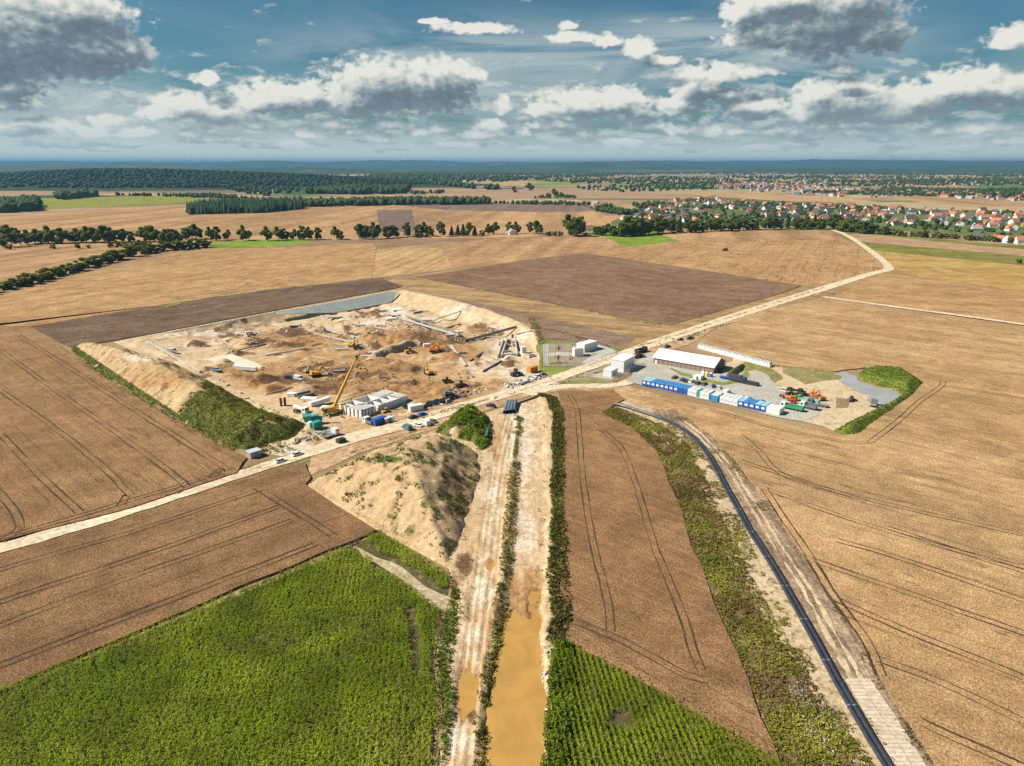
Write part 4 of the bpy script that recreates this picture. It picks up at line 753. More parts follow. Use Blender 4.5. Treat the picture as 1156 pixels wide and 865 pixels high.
# sparse tufts on the sandy end of the long heap
X, Y, Z = on(BW, 1.6, h_B, lambda X, Y: (sdist(X, Y, BW) > 1) & (vnoise(X, Y, 3.0, 171, 2) > .68)); tag(clumps('weed_tufts', X, Y, Z-.1, rng.uniform(.25, .6, len(X)), rng.uniform(.25, .45, len(X)), 7, .35, weed_m), kind='stuff')

X, Y, Z = on(STRIPW, .9, h_strip, lambda X, Y: (vnoise(X, Y, 4.0, 181, 3) > .60) & (chan(X, Y) > .55) & (np.abs(dist_seg(X, Y, np.array([P(522,1010), P(522,865), P(535,760), P(548,660), P(556,590), P(566,520), P(580,465)]), False)) > 2.6)); tag(clumps('weed_tufts', X, Y, Z, rng.uniform(.2, .6, len(X)), rng.uniform(.25, .45, len(X)), 7, .35, weed_m), kind='stuff')

SS = PP([(745,470),(785,500),(812,540),(834,585),(858,640),(890,700),(925,765),(960,820),(1005,900),(985,905),(945,830),(915,780),(885,735),(855,690),(835,650),(815,605),(795,560),(765,510),(735,484)])
X, Y = scatter(SS, 4.0, lambda X, Y: vnoise(X, Y, 6, 195, 4) > .50); v = vnoise(X, Y, 9, 196, 3); tag(clumps('weeds', X, Y, np.full(len(X), .1), .2+.5*v, .42, 7, .38, weed_m, tint=np.clip(v*1.8-.5, 0, 1)), kind='stuff')
HS = PP([(762,463),(802,489),(838,527),(872,572),(908,627),(944,681),(980,728),(1002,770),(1034,828),(1058,868),(1040,868),(1012,818),(985,770),(960,728),(925,681),(888,627),(852,572),(822,535),(790,497),(755,468)])
X, Y = scatter(HS, 2.0, lambda X, Y: vnoise(X, Y, 7, 197, 4) > .60); tag(clumps('weeds', X, Y, np.full(len(X), .15), .35, .45, 7, .36, dry_m), kind='stuff')

for q_, w_, hh_, mm_ in (([(35,370),(100,358),(180,345.5),(300,329),(430,315)], 1.2, .35, dry_m), ([(470,313),(560,331),(650,348.5),(740,367),(815,349),(880,332),(905,323)], 1.3, .4, weed_m), ([(604,369),(640,377),(700,396),(745,385),(800,366.5),(860,347),(930,325)], 1.6, .45, weed_m), ([(870,354),(800,372),(780,380)], 1.6, .5, lush_m), ([(128,385),(200,371.5),(310,351),(440,327.5)], 1.0, .4, dry_m), ([(600,360),(604,370),(612,388)], 3.0, .5, weed_m),
        ([(700,449),(745,450),(800,461),(868,477),(940,491)], .9, .35, dry_m), ([(790,391),(830,402),(868,413),(945,420)], 1.2, .4, weed_m), ([(757,550),(775,600),(797,655),(816,700),(838,752),(872,838)], 1.0, .5, dry_m), ([(640,729),(735,745),(790,790),(872,850)], .8, .4, dry_m)):
    X, Y, h_, v = border(q_, w_, 1.3, hh_, None, int(500+q_[0][0]), gapn=.38); tag(clumps('weeds', X, Y, gz(X, Y)+.1, h_, .5, 6, .4, mm_), kind='stuff')

# ------------------------------------------------------------------ vehicles, cabins and site equipment
BLACK = paint('tyre_rubber', (.02,.02,.022), .8, .2, .3); GLASS = paint('window_glass', (.02,.03,.04), .08, .6, .1); STEEL = paint('dull_steel', (.22,.23,.24), .5, .4, .3)
WHITE = paint('white_paint', (.74,.74,.72), .45, .4, .12); YEL = paint('machine_yellow', (.62,.33,.03), .5, .4, .3); CONC = soil_mat('concrete', (.40,.38,.34), (.50,.48,.43), None, .2, 1.5, .2); CONCW = soil_mat('pale_concrete', (.74,.725,.69), (.82,.81,.78), None, .25, 1.5, .15)
DKC = soil_mat('dark_concrete', (.20,.20,.19), (.28,.275,.26), None, .3, 1.5, .2); WOOD = soil_mat('timber', (.34,.24,.14), (.44,.33,.2), None, .5, 2, .2); RUST = soil_mat('rusty_steel', (.17,.07,.035), (.25,.11,.05), None, .5, 2, .2)
C_ = lambda name, *c, **k: paint(name, c, **k)
def heading(a, b):
    (x0, y0), (x1, y1) = P(*a), P(*b); return math.atan2(y1-y0, x1-x0)
def root(name, px, py, rz, label, cat, group=None, dz=0.0):
    x, y, z = at(px, py); o = empty(name, (x, y, z+dz), rz); return tag(o, label, cat, group)
def wheel(parent, x, y, r, w, mats=None):
    q = MB(); q.cyl((x, y-w/2, r), (x, y+w/2, r), r, 12); o = q.build('wheel', BLACK, parent)
    q = MB(); s = math.copysign(w/2+.01, y); q.cyl((x, y, r), (x, y+s, r), r*.55, 8); q.build('rim', STEEL, o)
def car(px, py, rz, col, label, kind='car'):
    o = root('parked_'+kind, px, py, rz, label, kind); q = MB(); van = kind == 'van'
    if van:
        q.prism([(-2.5,.4),(2.45,.4),(2.5,.95),(1.75,1.25),(1.2,2.05),(.9,2.2),(-2.45,2.25),(-2.5,2.1)], -.95, .95); q.build('body', col, o)
        g = MB(); g.add([(1.80,-.85,1.24),(1.80,.85,1.24),(1.27,.78,2.03),(1.27,-.78,2.03)], [(0,1,2,3)]); g.build('windscreen', GLASS, o)
        for s in (-1, 1): g = MB(); g.box((.75, s*.955, 1.3), (.9,.02,.6)); g.build('window', GLASS, o)
        X_ = (1.6, -1.6)
    elif kind == 'pickup':
        q.prism([(-2.6,.45),(2.5,.45),(2.6,.9),(1.3,1.15),(-.6,1.2),(-2.6,1.1)], -.92, .92); q.build('body', col, o)
        g = MB(); g.box((.25, 0, 1.15), (1.9,1.62,.55), top=.80); g.build('window', GLASS, o); g = MB(); g.box((.25, 0, 1.70), (1.5,1.34,.06)); g.build('roof', col, o); g = MB(); g.box((-1.6, 0, 1.14), (1.8,1.5,.06)); g.build('load_bed', BLACK, o); X_ = (1.6, -1.6)
    else:
        q.prism([(-2.15,.35),(2.1,.35),(2.2,.7),(1.2,.95),(-1.7,1.02),(-2.2,.9)], -.9, .9); q.build('body', col, o)
        g = MB(); g.box((-.3, 0, .97), (2.7,1.66,.48), top=.74); g.build('window', GLASS, o); g = MB(); g.box((-.35, 0, 1.45), (1.85,1.22,.06)); g.build('roof', col, o); X_ = (1.35, -1.35)
    for x in X_:
        for s in (-1, 1): wheel(o, x, s*.82, .34, .24)
    for s in (-1, 1): g = MB(); g.box((2.15 if not van else 2.48, s*.65, .68), (.12,.32,.15)); g.build('headlight', WHITE, o)
    return o
def lorry(px, py, rz, cabc, bedc, label, L=8.0, bed='tipper', cat='lorry'):
    o = root('lorry', px, py, rz, label, cat); q = MB(); q.box((0, 0, .75), (L,.9,.3)); q.build('chassis', BLACK, o); c = L/2
    q = MB(); q.prism([(c-2.1,.7),(c,.7),(c+.05,1.7),(c-.25,2.95),(c-2.1,2.95)], -1.22, 1.22); k = q.build('cab', cabc, o)
    g = MB(); g.add([(c+.06,-1.05,1.75),(c+.06,1.05,1.75),(c-.20,1.0,2.8),(c-.20,-1.0,2.8)], [(0,1,2,3)]); g.build('windscreen', GLASS, k)
    for s in (-1, 1): g = MB(); g.box((c-1.0, s*1.225, 1.8), (.95,.02,.8)); g.build('window', GLASS, k)
    b0, b1 = -c, c-2.4; w = 1.22
    if bed == 'tipper':
        q = MB(); q.add([(b0,-w,1.1),(b1,-w,1.1),(b1,w,1.1),(b0,w,1.1)], [(0,1,2,3)])
        for a, b in (((b0,-w),(b1,-w)),((b1,-w),(b1,w)),((b1,w),(b0,w)),((b0,w),(b0,-w))): q.bar((*a,1.75),(*b,1.75),.1,1.3)
        q.build('tipper_body', bedc, o)
    elif bed == 'box': q = MB(); q.box(((b0+b1)/2, 0, 1.1), (b1-b0,2.45,2.3)); q.build('cargo_box', bedc, o)
    elif bed == 'mixer':
        q = MB(); q.cyl((b1-.2,0,2.0),(b0+1.6,0,2.35),.75,12,r1=1.15); q.cyl((b0+1.6,0,2.35),(b0+.2,0,2.75),1.15,12,r1=.55); q.build('mixer_drum', bedc, o)
    else: q = MB(); q.box(((b0+b1)/2, 0, 1.05), (b1-b0,2.45,.18)); q.build('flatbed', bedc, o)
    for x in (c-1.1, -c+1.0, -c+2.4):
        for s in (-1, 1): wheel(o, x, s*1.02, .5, .36)
    return o
def excavator(px, py, rz, col, label, boom=.9, s=1.0):
    o = root('excavator', px, py, rz, label, 'excavator'); o.scale = (s,)*3
    for k in (-1, 1): q = MB(); q.prism([(-2.0,0),(2.0,0),(2.35,.45),(2.0,.9),(-2.0,.9),(-2.35,.45)], k*1.15-.32, k*1.15+.32); q.build('crawler_track', BLACK, o)
    q = MB(); q.box((-.5,0,1.05),(3.6,2.6,.95),top=.95); q.box((-1.6,0,2.0),(1.3,2.3,.4)); q.build('upper_body', col, o)
    q = MB(); q.prism([(.2,1.9),(1.5,1.9),(1.25,2.95),(.2,2.95)],.35,1.25); k = q.build('cab', col, o); g = MB(); g.box((.85,.8,2.1),(1.15,.96,.65),top=.85); g.build('window', GLASS, k)
    e = (3.6,-.2,2.0+2.8*boom); q = MB(); q.bar((1.0,-.2,1.9),(2.4,-.2,3.6+.6*boom),.5,.7); q.bar((2.4,-.2,3.6+.6*boom),e,.45,.6); q.build('boom', col, o)
    q = MB(); q.bar(e,(5.2,-.2,1.0+.8*boom),.38,.5); k = q.build('stick', col, o); q = MB(); q.prism([(4.7,.9*boom+.5),(5.6,.9*boom+.6),(5.5,.2),(4.9,-.05),(4.5,.2)],-.8,.4); q.build('bucket', STEEL, k); return o
def loader(px, py, rz, col, label, s=1.0):
    o = root('wheel_loader', px, py, rz, label, 'loader'); o.scale = (s,)*3
    q = MB(); q.prism([(-3.0,.8),(-.2,.8),(-.2,2.0),(-2.8,1.9)],-.95,.95); q.box((.9,0,.8),(2.0,1.4,.8)); q.build('body', col, o)
    q = MB(); q.box((-.1,0,1.9),(1.5,1.4,1.3),top=.85); g = q.build('cab', GLASS, o); q = MB(); q.box((-.1,0,3.2),(1.5,1.4,.12)); q.build('roof', col, g)
    q = MB()
    for y in (-.55,.55): q.bar((1.2,y,1.7),(3.0,y,.7),.25,.35)
    q.build('lift_arm', col, o); q = MB(); q.prism([(2.9,.15),(4.0,.1),(3.2,.6),(3.1,1.3),(2.8,1.2)],-1.35,1.35); q.build('bucket', STEEL, o)
    for x in (1.4,-1.7):
        for y in (-1.05,1.05): wheel(o, x, y, .75, .55)
    return o
def container(px, py, rz, d, col, label, cat='container', name='container', win=0, roofc=None):
    o = root(name, px, py, rz, label, cat); L, w, h = d; q = MB(); q.box((0,0,.12),(L,w,h)); 
    n_ = int(L/.5)
    for i in range(n_):                                # pressed ribs of the side sheets
        for s in (-1, 1): q.box((-L/2+(i+.5)*L/n_, s*(w/2+.02), .25), (.22,.05,h-.25))
    q.build('shell', col, o); q = MB(); q.box((0,0,h+.123),(L-.15,w-.15,.06)); q.build('roof', roofc or col, o)
    for s in (-1, 1): q = MB(); q.box((L/2+.03, s*w*.235, .2), (.05,w*.45,h-.25)); q.build('door', col, o)
    for i in range(win): q = MB(); q.box((-L/2+(i+.5)*L/win, -w/2-.06, 1.1), (1.0,.06,.9)); q.build('window', GLASS, o)
    return o
RD = heading((300,527),(398,496)); RE = heading((500,466),(612,433)); RX = RD+math.pi/2
LB, GR, DB = C_('light_blue_paint',.25,.42,.55), C_('grey_paint',.16,.17,.18), C_('dark_blue_paint',.02,.05,.14); BLU = C_('blue_paint',.012,.085,.36); TEAL = C_('teal_paint',.015,.30,.24); DRK = C_('black_paint',.03,.032,.035); SILV = C_('silver_paint',.55,.57,.6); GRN = C_('green_paint',.03,.30,.12); ORA = C_('orange_paint',.62,.20,.03); BRN = C_('brown_paint',.15,.075,.04); RED = C_('red_paint',.42,.04,.03); BLU2 = C_('sky_blue_paint',.05,.22,.46)
# cars and vans along the road
car(317,522,RD,WHITE,'white estate car parked on the road verge, nearer the grey-roofed shed','car')
car(336,514.5,RD,SILV,'silver car parked on the verge just ahead of the white estate car')
car(459.5,485,RD+1.5,C_('petrol_paint',.06,.15,.17),'dark teal van parked across the road edge beside the long spoil heap','van')
car(472,481.5,RD+1.7,WHITE,'small white car between the teal van and the white van at the road edge'); car(480.5,479.5,RD+1.4,WHITE,'white van with blue tint parked at the road edge right of the small white car','van'); car(488,477,RD+1.6,GR,'dark grey car, last of the row before the green heap')
car(467,472.5,RD,DRK,'black car parked below the white container on the site'); car(477,469.5,RD,BLU,'blue car parked between the white container and the road')
car(554,459.5,RX+.3,DRK,'dark car standing alone on bare earth right of the green heap')
car(457.5,461,RX,DRK,'black pickup with white load beside the unfinished concrete building','pickup')
car(195,397.5,RD-.9,WHITE,'white van alone on the pale track at the far left of the site','van'); car(244,419,RD-1.1,LB,'light blue pickup next to the brown earth bank and pale slab','pickup')
car(337.5,429,RD-1.2,WHITE,'white van with dark windows in the middle of the churned brown earth','van'); car(326,427.5,RD-1.0,DRK,'black car just left of the white van on churned earth')
car(282,378,RD-.3,WHITE,'white van at the foot of the far earth bank','van'); car(286,388.5,RD-.3,SILV,'silver car on pale earth in front of the white van under the bank')
car(600.5,403,RD-.2,WHITE,'white pickup with dark cab near the fenced gas station','pickup'); car(613,424.5,RD,DB,'dark blue car behind the row of rubble by the road'); car(607,426,RD,WHITE,'white car next to the dark blue car by the road')
# yard cars
YA = heading((725,435.5),(866,466.5)); YB = YA+math.pi/2
for x, y, rz, c, k, l in ((762,427.5,YB,DRK,'car','black car parked apart at the left of the gravel yard'),(771,430,YB,DB,'car','dark blue car in the yard beside a white van'),(775,431.5,YB+.2,DRK,'car','black car squeezed between the dark blue car and a white car'),(780.5,432,YB,WHITE,'car','white car in the yard between black cars'),
        (786.5,428,YB,WHITE,'van','large white van in the yard, nearest the shed'),(791.5,428.5,YB,WHITE,'van','second white van in the yard, right of the largest one'),(788,434,YB,DRK,'car','black car parked in front of the two white vans'),(795,435,YB,C_('green_grey_paint',.07,.11,.11),'car','dark green car in front of the white vans'),
        (805.5,437.5,YB+.5,C_('deep_blue_paint',.02,.06,.16),'car','deep blue car standing alone mid yard behind the white cabins'),(811,439,YB+.4,WHITE,'car','white car right of the deep blue car mid yard'),(820.5,445,YB,WHITE,'van','white van parked directly behind the white cabins'),(827,448,YB,DRK,'car','black car behind the white cabins'),
        (843,451.5,YB,WHITE,'car','white car behind the blue cabin row'),(846,452.5,YB,GR,'car','dark grey car behind the blue cabin row'),(860,456.5,YB,DRK,'pickup','dark pickup behind the right end of the blue cabins'),(888,443.5,YA,WHITE,'pickup','white pickup with dark cover at the far edge of the truck park'),
        (753,392.5,RE,GR,'pickup','grey pickup with scattered gear beyond the white-roofed shed'),(768,384.5,RE,DRK,'car','black car beyond the shed beside the road'),(779,383,RE,DRK,'pickup','black pickup further along the road beyond the shed')):
    car(x, y, rz, c, l, k)
# lorries and machines
lorry(339.5,466.5,RD-1.3,WHITE,WHITE,'white concrete mixer truck on the site track above the teal machine',7.5,'mixer','mixer truck')
lorry(374,493.5,RD+.2,WHITE,GR,'white flatbed lorry turning off the road at the site entrance',6.5,'flat'); container(385,500,RD,(3.2,2.2,1.6),DRK,'low dark skip on the ground right of the white flatbed lorry','skip','skip')
lorry(417,479.5,RX,WHITE,GR,'small white lorry with dark load left of the blue container',6,'tipper'); loader(436,467,RD,YEL,'yellow wheel loader below the unfinished concrete building',.75)
excavator(492,397.5,RD-1.0,ORA,'big orange excavator beside the grey concrete beams',1.0,1.35); excavator(357,425,RD-.2,YEL,'yellow excavator working low on the churned earth left of the crane boom',.3,1.2); excavator(398,391.5,-.6,YEL,'yellow excavator beside dark vehicles behind the crane boom tip',.9,1.0)
excavator(484,423,2.2,YEL,'yellow excavator with raised boom in the middle of the sand',1.2,1.0); excavator(346,421,1.2,C_('pale_yellow_paint',.6,.5,.22),'pale yellow small digger near the yellow excavator',.9,.7); loader(463,399,.4,YEL,'yellow wheel loader in the shade of the long earth wall',1.0)
loader(405,395,.2,DRK,'dark wheel loader next to the yellow excavator behind the boom tip',1.0); excavator(507,447,.4,GR,'dark grey excavator by the heap of scrap near the black pipes',.5,1.0); loader(521,437.5,.3,BRN,'brown loader on orange earth beyond the dark excavator',1.0); loader(505,432,.2,DRK,'small dark loader on open sand behind the brown loader',.8)
loader(582.5,424.5,RD,DRK,'black loader left of the orange container',1.1)
container(601,420,RD,(5.5,2.6,2.6),ORA,'orange container near the corner of the gas station fence'); container(591,398,.3,(2.6,2.6,3.2),WHITE,'white square tank with dark doors next to the concrete basin','tank','water_tank')
lorry(833,431.5,YA,DB,C_('dark_load',.05,.05,.08),'dark blue lorry with box body on the far side of the yard',8,'box'); lorry(822,429,YA,BLU,BLU,'blue flatbed lorry ahead of the dark blue box lorry',8.5,'flat')
container(845.5,434.5,YA,(9,2.4,1.6),DRK,'long black trailer body behind the dark blue lorry','trailer','trailer_body'); lorry(723.5,398.2,RE,DRK,DRK,'long black lorry parked by the road left of the white-roofed shed',9,'tipper'); loader(720,404,RE,BRN,'brown wheel loader between the black lorry and the white pump house',1.25)
for x, y, c, b, L, k, l in ((898,446,DRK,DRK,8,'tipper','black tipper lorry at the far side of the truck park'),(910,447.5,DRK,BRN,8,'flat','black lorry with brown load right of the black tipper'),(911,455,GRN,C_('mint_paint',.25,.5,.38),10,'tipper','green lorry with mint green tipper in the truck park'),
        (903,459.5,RED,C_('pinkish_load',.55,.42,.38),8,'flat','red lorry with pale load beside the green lorry'),(893.5,463,WHITE,GRN,9.5,'tipper','white cab lorry with green tipper nearest the white container'),(923,458.5,GR,STEEL,8.5,'flat','grey low lorry at the right end of the truck park'),(912,462,WHITE,GR,7,'tipper','white lorry with grey tipper between the red and the grey lorry')):
    lorry(x, y, YA+math.pi, c, b, l, L, k)
loader(888.5,451,YA+2.6,ORA,'orange wheel loader at the left of the truck park',1.15); loader(896.5,451.5,YA+2.8,C_('amber_paint',.55,.27,.02),'amber wheel loader right of the orange loader',1.15); excavator(918,450,YA+2,ORA,'orange excavator behind the green lorry',.5,1.0); excavator(926,452,YA+2.4,C_('dull_orange_paint',.45,.17,.06),'dull orange excavator at the far right of the truck park',.6,.9)
loader(961,453.5,.5,BRN,'brown loader on bare mud left of the pond',.8); lorry(986,459,1.0,GR,STEEL,'small grey lorry at the muddy near end of the pond',5,'flat')
o = root('combine_harvester', 818, 283.5, .3, 'red combine harvester alone in the far wheat field', 'combine'); q = MB(); q.box((0,0,1.0),(6,2.8,2.2),top=.92); q.build('body', RED, o); q = MB(); q.box((2.6,0,2.0),(1.4,2.2,1.6)); q.build('cab', GLASS, o); q = MB(); q.prism([(3.6,.2),(4.6,.2),(4.4,1.2),(3.6,1.2)],-3.4,3.4); q.build('header', RED, o)
for x in (1.9,-2.2):
    for y in (-1.4,1.4): wheel(o, x, y, .85 if x > 0 else .6, .6)
# teal screening machine
o = root('screening_machine', 354, 477.5, RD-.5, 'teal mobile screening machine with hoppers and conveyor at the site entrance', 'screening machine')
for k in (-1,1): q = MB(); q.prism([(-2.4,0),(2.4,0),(2.8,.45),(2.4,.9),(-2.4,.9),(-2.8,.45)], k*1.1-.3, k*1.1+.3); q.build('crawler_track', BLACK, o)
q = MB(); q.box((0,0,1.0),(7,2.2,1.2)); q.build('body', TEAL, o); q = MB(); q.box((-2.2,0,2.2),(3.0,2.9,1.3),top=1.25); q.build('hopper', TEAL, o); q = MB(); q.box((1.2,0,2.2),(2.6,2.2,1.0),top=.9); q.build('screen_box', TEAL, o); q = MB(); q.bar((2.5,0,1.6),(6.2,0,3.2),1.0,.3); q.build('conveyor', TEAL, o)
container(357,483.5,RD+.2,(4.2,2.4,2.5),TEAL,'teal container standing in front of the teal screening machine'); container(350,481.5,RD+.4,(2.4,1.8,1.6),WHITE,'small white cabin wedged behind the teal container','cabin','site_cabin')
container(428,479,RD+.1,(6.2,2.6,2.6),BLU,'bright blue container beside the road below the unfinished concrete building'); container(469.5,464.5,RD-.25,(6,2.6,2.7),WHITE,'white container between the concrete building and the black pipes')
for (x, y, c, l) in ((440,477,GRN,'green portable toilet right of the bright blue container'),(436.5,478.3,C_('pink_paint',.6,.25,.32),'pink portable toilet right of the bright blue container'),(443,476.3,WHITE,'white portable toilet at the end of the row by the blue container'),
        (793.5,424.3,WHITE,'white portable toilet in front of the white-roofed shed'),(797.5,425.5,C_('lemon_paint',.7,.52,.03),'yellow portable toilet in front of the white-roofed shed'),(802.5,426.3,BLU,'blue portable toilet in front of the white-roofed shed')):
    o = root('portable_toilet', x, y, RD, l, 'portable toilet'); q = MB(); q.box((0,0,.1),(1.25,1.25,2.1)); q.build('cabin', c, o); q = MB(); q.box((0,0,2.2),(1.35,1.35,.22),top=.7); q.build('roof', WHITE, o); q = MB(); q.box((0,-.64,.2),(.8,.05,1.85)); q.build('door', c, o)
# mobile crane
bx, by, bz = at(377,467.5); o = tag(empty('mobile_crane', (bx,by,bz), RD-.2), 'yellow mobile crane with long boom raised over the unfinished building', 'crane')
q = MB(); q.box((0,0,.9),(10.5,2.6,.8)); q.build('carrier', YEL, o); q = MB(); q.prism([(4.2,1.0),(6.3,1.0),(6.3,1.9),(5.9,2.6),(4.2,2.6)],-1.25,1.25); k = q.build('driver_cab', YEL, o); g = MB(); g.box((5.5,0,1.95),(1.62,2.54,.5)); g.build('window', GLASS, k)
q = MB(); q.box((-1.6,0,1.75),(4.8,2.5,1.7)); k = q.build('superstructure', YEL, o); q = MB(); q.box((-3.9,0,1.8),(1.3,2.8,1.4)); q.build('counterweight', DRK, k)
for x in (-4,-2.4,2.2,3.8):
    for y in (-1.1,1.1): wheel(o, x, y, .6, .45)
for x in (-3.2,3.2): q = MB(); q.bar((x,-3.2,.6),(x,3.2,.6),.35,.3); q.box((x,-3.2,.02),(.9,.9,.25)); q.box((x,3.2,.02),(.9,.9,.25)); q.build('outrigger', YEL, o)
inv = Matrix.Rotation(-(RD-.2), 3, 'Z'); tip = inv @ Vector((9.6,6.5,23.0)); b0 = inv @ Vector((.2,0,2.9))
q = MB(); q.bar(b0, b0.lerp(tip,.42), .95, 1.1); bo = q.build('boom', YEL, o)
for a, b, w in ((.42,.64,.78),(.64,.84,.62),(.84,1.0,.5)): q = MB(); q.bar(b0.lerp(tip,a), b0.lerp(tip,b), w, w*1.12); q.build('boom_section', YEL, bo)
q = MB(); q.box(tuple(tip-Vector((0,0,.4))),(1.1,.8,.9)); q.cyl(tuple(tip),tuple(tip-Vector((0,0,4.2))),.05,6); q.box(tuple(tip-Vector((0,0,5.0))),(.5,.4,.9)); q.build('hook', DRK, bo)
# unfinished building
Fp, Lp, Rp = (np.array(P(*a)) for a in ((408.5,472.5),(381.5,465),(461,454))); ob = tag(empty('unfinished_building', (*Fp, float(gz(*Fp))), 0), 'unfinished single storey building of white precast walls with grey roof slabs', 'building')
uv = lambda u, v, z=0: (*((Rp-Fp)*u+(Lp-Fp)*v), z)
m = MB(); m.add([uv(-.03,-.05,.3),uv(1.03,-.05,.3),uv(1.03,1.04,.3),uv(-.03,1.04,.3),uv(-.03,-.05,-.5),uv(1.03,-.05,-.5),uv(1.03,1.04,-.5),uv(-.03,1.04,-.5)], [(0,1,2,3),(0,4,5,1),(1,5,6,2),(2,6,7,3),(3,7,4,0)]); m.build('base_slab', CONC, ob)
def wall(u0, v0, u1, v1, h=3.0, gaps=0):
    h += .45
    if not gaps: segs = [(0, 1)]
    else: segs = [(i/gaps, (i+.62)/gaps) for i in range(gaps)]
    m = MB()
    for a, b in segs: m.bar(uv(u0+(u1-u0)*a, v0+(v1-v0)*a, .3+h/2), uv(u0+(u1-u0)*b, v0+(v1-v0)*b, .3+h/2), .32, h)
    m.build('wall', CONCW, ob)
for w_ in ((0,0,0,.98,3,6),(.01,.99,.98,.99,3),(.02,.012,.30,.012,2.9,4),(.34,.012,.97,.012,3),(.985,.02,.985,.95,3),(.30,.03,.30,.97,3.1),(.33,.48,.62,.48,3.1),(.62,.03,.62,.97,3.2),(.64,.52,.97,.52,2.8),(.02,.55,.28,.55,2.9),(.46,.05,.46,.46,2.9),(.15,.57,.15,.97,2.6),(.80,.05,.80,.50,2.7)): wall(*w_)
def slab(u0, v0, u1, v1, z):
    m = MB(); m.add([uv(u0,v0,z),uv(u1,v0,z),uv(u1,v1,z),uv(u0,v1,z),uv(u0,v0,z+.3),uv(u1,v0,z+.3),uv(u1,v1,z+.3),uv(u0,v1,z+.3)], [(3,2,1,0),(4,5,6,7),(0,1,5,4),(1,2,6,5),(2,3,7,6),(3,0,4,7)]); m.build('roof_slab', CONC, ob)
for a in ((.0,.02,.27,.50,3.7),(.82,.02,.97,.48,3.6),(.66,.56,.97,.95,3.5)): slab(*a)
for u, v in ((.0,1.02),(.3,1.03),(.6,1.03),(1.0,1.03),(1.02,.5),(.0,-.03)): m = MB(); m.bar(uv(u,v,.3),uv(u,v,4.6),.35,.35); m.build('column', RUST, ob)
m = MB(); m.bar(uv(.1,1.035,4.3),uv(1.02,1.035,4.3),.12,.25); m.bar(uv(1.03,1.03,4.2),uv(1.03,.1,4.2),.12,.25); m.build('scaffold_rail', RUST, ob)
# precast slabs, beams, stacks
def slabpile(px, py, rz, d, mat, label, name='slab_stack', cat='slab stack', n=3):
    o = root(name, px, py, rz, label, cat); q = MB()
    for i in range(n): q.box((random.uniform(-.1,.1), random.uniform(-.1,.1), .12+i*(d[2]+.08)), d)
    q.build('slab', mat, o); q = MB()
    for x in (-.35,.35): q.box((d[0]*x,0,-.15),(.2,d[1]*1.02,.26))
    q.build('timber_bearer', WOOD, o); return o
slabpile(349,452,RD-1.0,(7,3.2,.3),CONCW,'stack of white precast slabs left of the crane',n=3); slabpile(361,455.5,RD+.1,(10,2.0,.35),CONCW,'long white precast beams lying between the slab stack and the crane',n=4); slabpile(331,447.5,RD-1.0,(5,2.5,.4),CONCW,'small stack of white slabs at the left end of the storage row'); slabpile(341,445.5,RD,(8,.9,.5),GR,'dark steel beams behind the white slabs','steel_beams','beam stack',2); slabpile(346,448,RD,(8,.9,.5),GR,'second bundle of dark steel beams, closer to the white slabs','steel_beams','beam stack',2)
slabpile(369,462.5,RD-.9,(5,4,.3),CONCW,'pale slab stack right beside the crane cab',n=3); slabpile(277,418,RD-1.05,(13,1.6,.55),WHITE,'long row of white packs on the brown earth beside the pale slab','packs','packs',3)
for x, y, l in ((317.5,458.5,'rusty steel post standing by the track, left of a pair'),(322,458,'rusty steel post standing by the track, right of a pair')): o = root('steel_post', x, y, 0, l, 'post'); q = MB(); q.cyl((0,0,0),(0,0,3.4),.55,10); q.build('shaft', RUST, o); q = MB(); q.cyl((0,0,3.4),(0,0,3.6),.65,10); q.build('cap', RUST, o)
def longbeam(a, b, w, h, mat, label, name='concrete_beam', cat='beam', z=0.0, posts=0):
    A, B = Vector(at(*a)), Vector(at(*b)); o = tag(empty(name, tuple((A+B)/2), 0), label, cat); c = (A+B)/2; q = MB(); q.bar(A-c+Vector((0,0,h/2+z)), B-c+Vector((0,0,h/2+z)), w, h); q.build('beam', mat, o)
    if posts:
        for i in range(posts): p = A.lerp(B,(i+.5)/posts)-c; q = MB(); q.box((p.x,p.y,p.z-.3),(.4,1.6,h*.5+.3)); q.build('support', WOOD, o)
    return o
longbeam((509,391.5),(526,414.5),1.5,1.0,CONC,'long grey concrete beam lying across the sand beside the orange excavator',posts=4)
longbeam((524.5,386.5),(583,370.5),.5,1.6,DKC,'long dark formwork wall across the right part of the site','formwork_wall','wall',posts=9); longbeam((545,420.5),(566,408.5),.5,1.0,DKC,'short dark wall lying left of the concrete basin','formwork_wall','wall',posts=3); longbeam((583,378.5),(601,374.5),.4,.9,DKC,'short dark wall near the upper right corner of the site','formwork_wall','wall',posts=3)
longbeam((503,372),(520,366.5),.5,1.0,DKC,'dark beam above the excavated brown hollow',posts=2); longbeam((467,354.5),(477,352.5),.8,1.2,GR,'short dark wall at the foot of the far right slope','formwork_wall','wall',posts=2)
longbeam((455,361),(518,380),1.0,1.0,CONC,'longest grey channel wall in the far right part of the pit','channel_wall','wall',posts=8); longbeam((458,357.5),(518,377),.5,.9,DKC,'dark channel wall behind the longest grey channel wall','channel_wall','wall',posts=8); longbeam((352,370.5),(366,373),1.4,1.2,CONC,'short grey channel wall below the retaining slope','channel_wall','wall'); longbeam((368,372.5),(400,382.5),1.4,1.2,CONC,'grey channel wall running on from the short one','channel_wall','wall'); longbeam((354,377),(416,391.5),.6,.8,CONC,'thin pale kerb wall parallel to the grey channel wall','channel_wall','wall')
longbeam((167,387),(226,421),.8,1.1,CONC,'long thin concrete wall beside the pale track at the left of the site','kerb_wall','wall',posts=10)
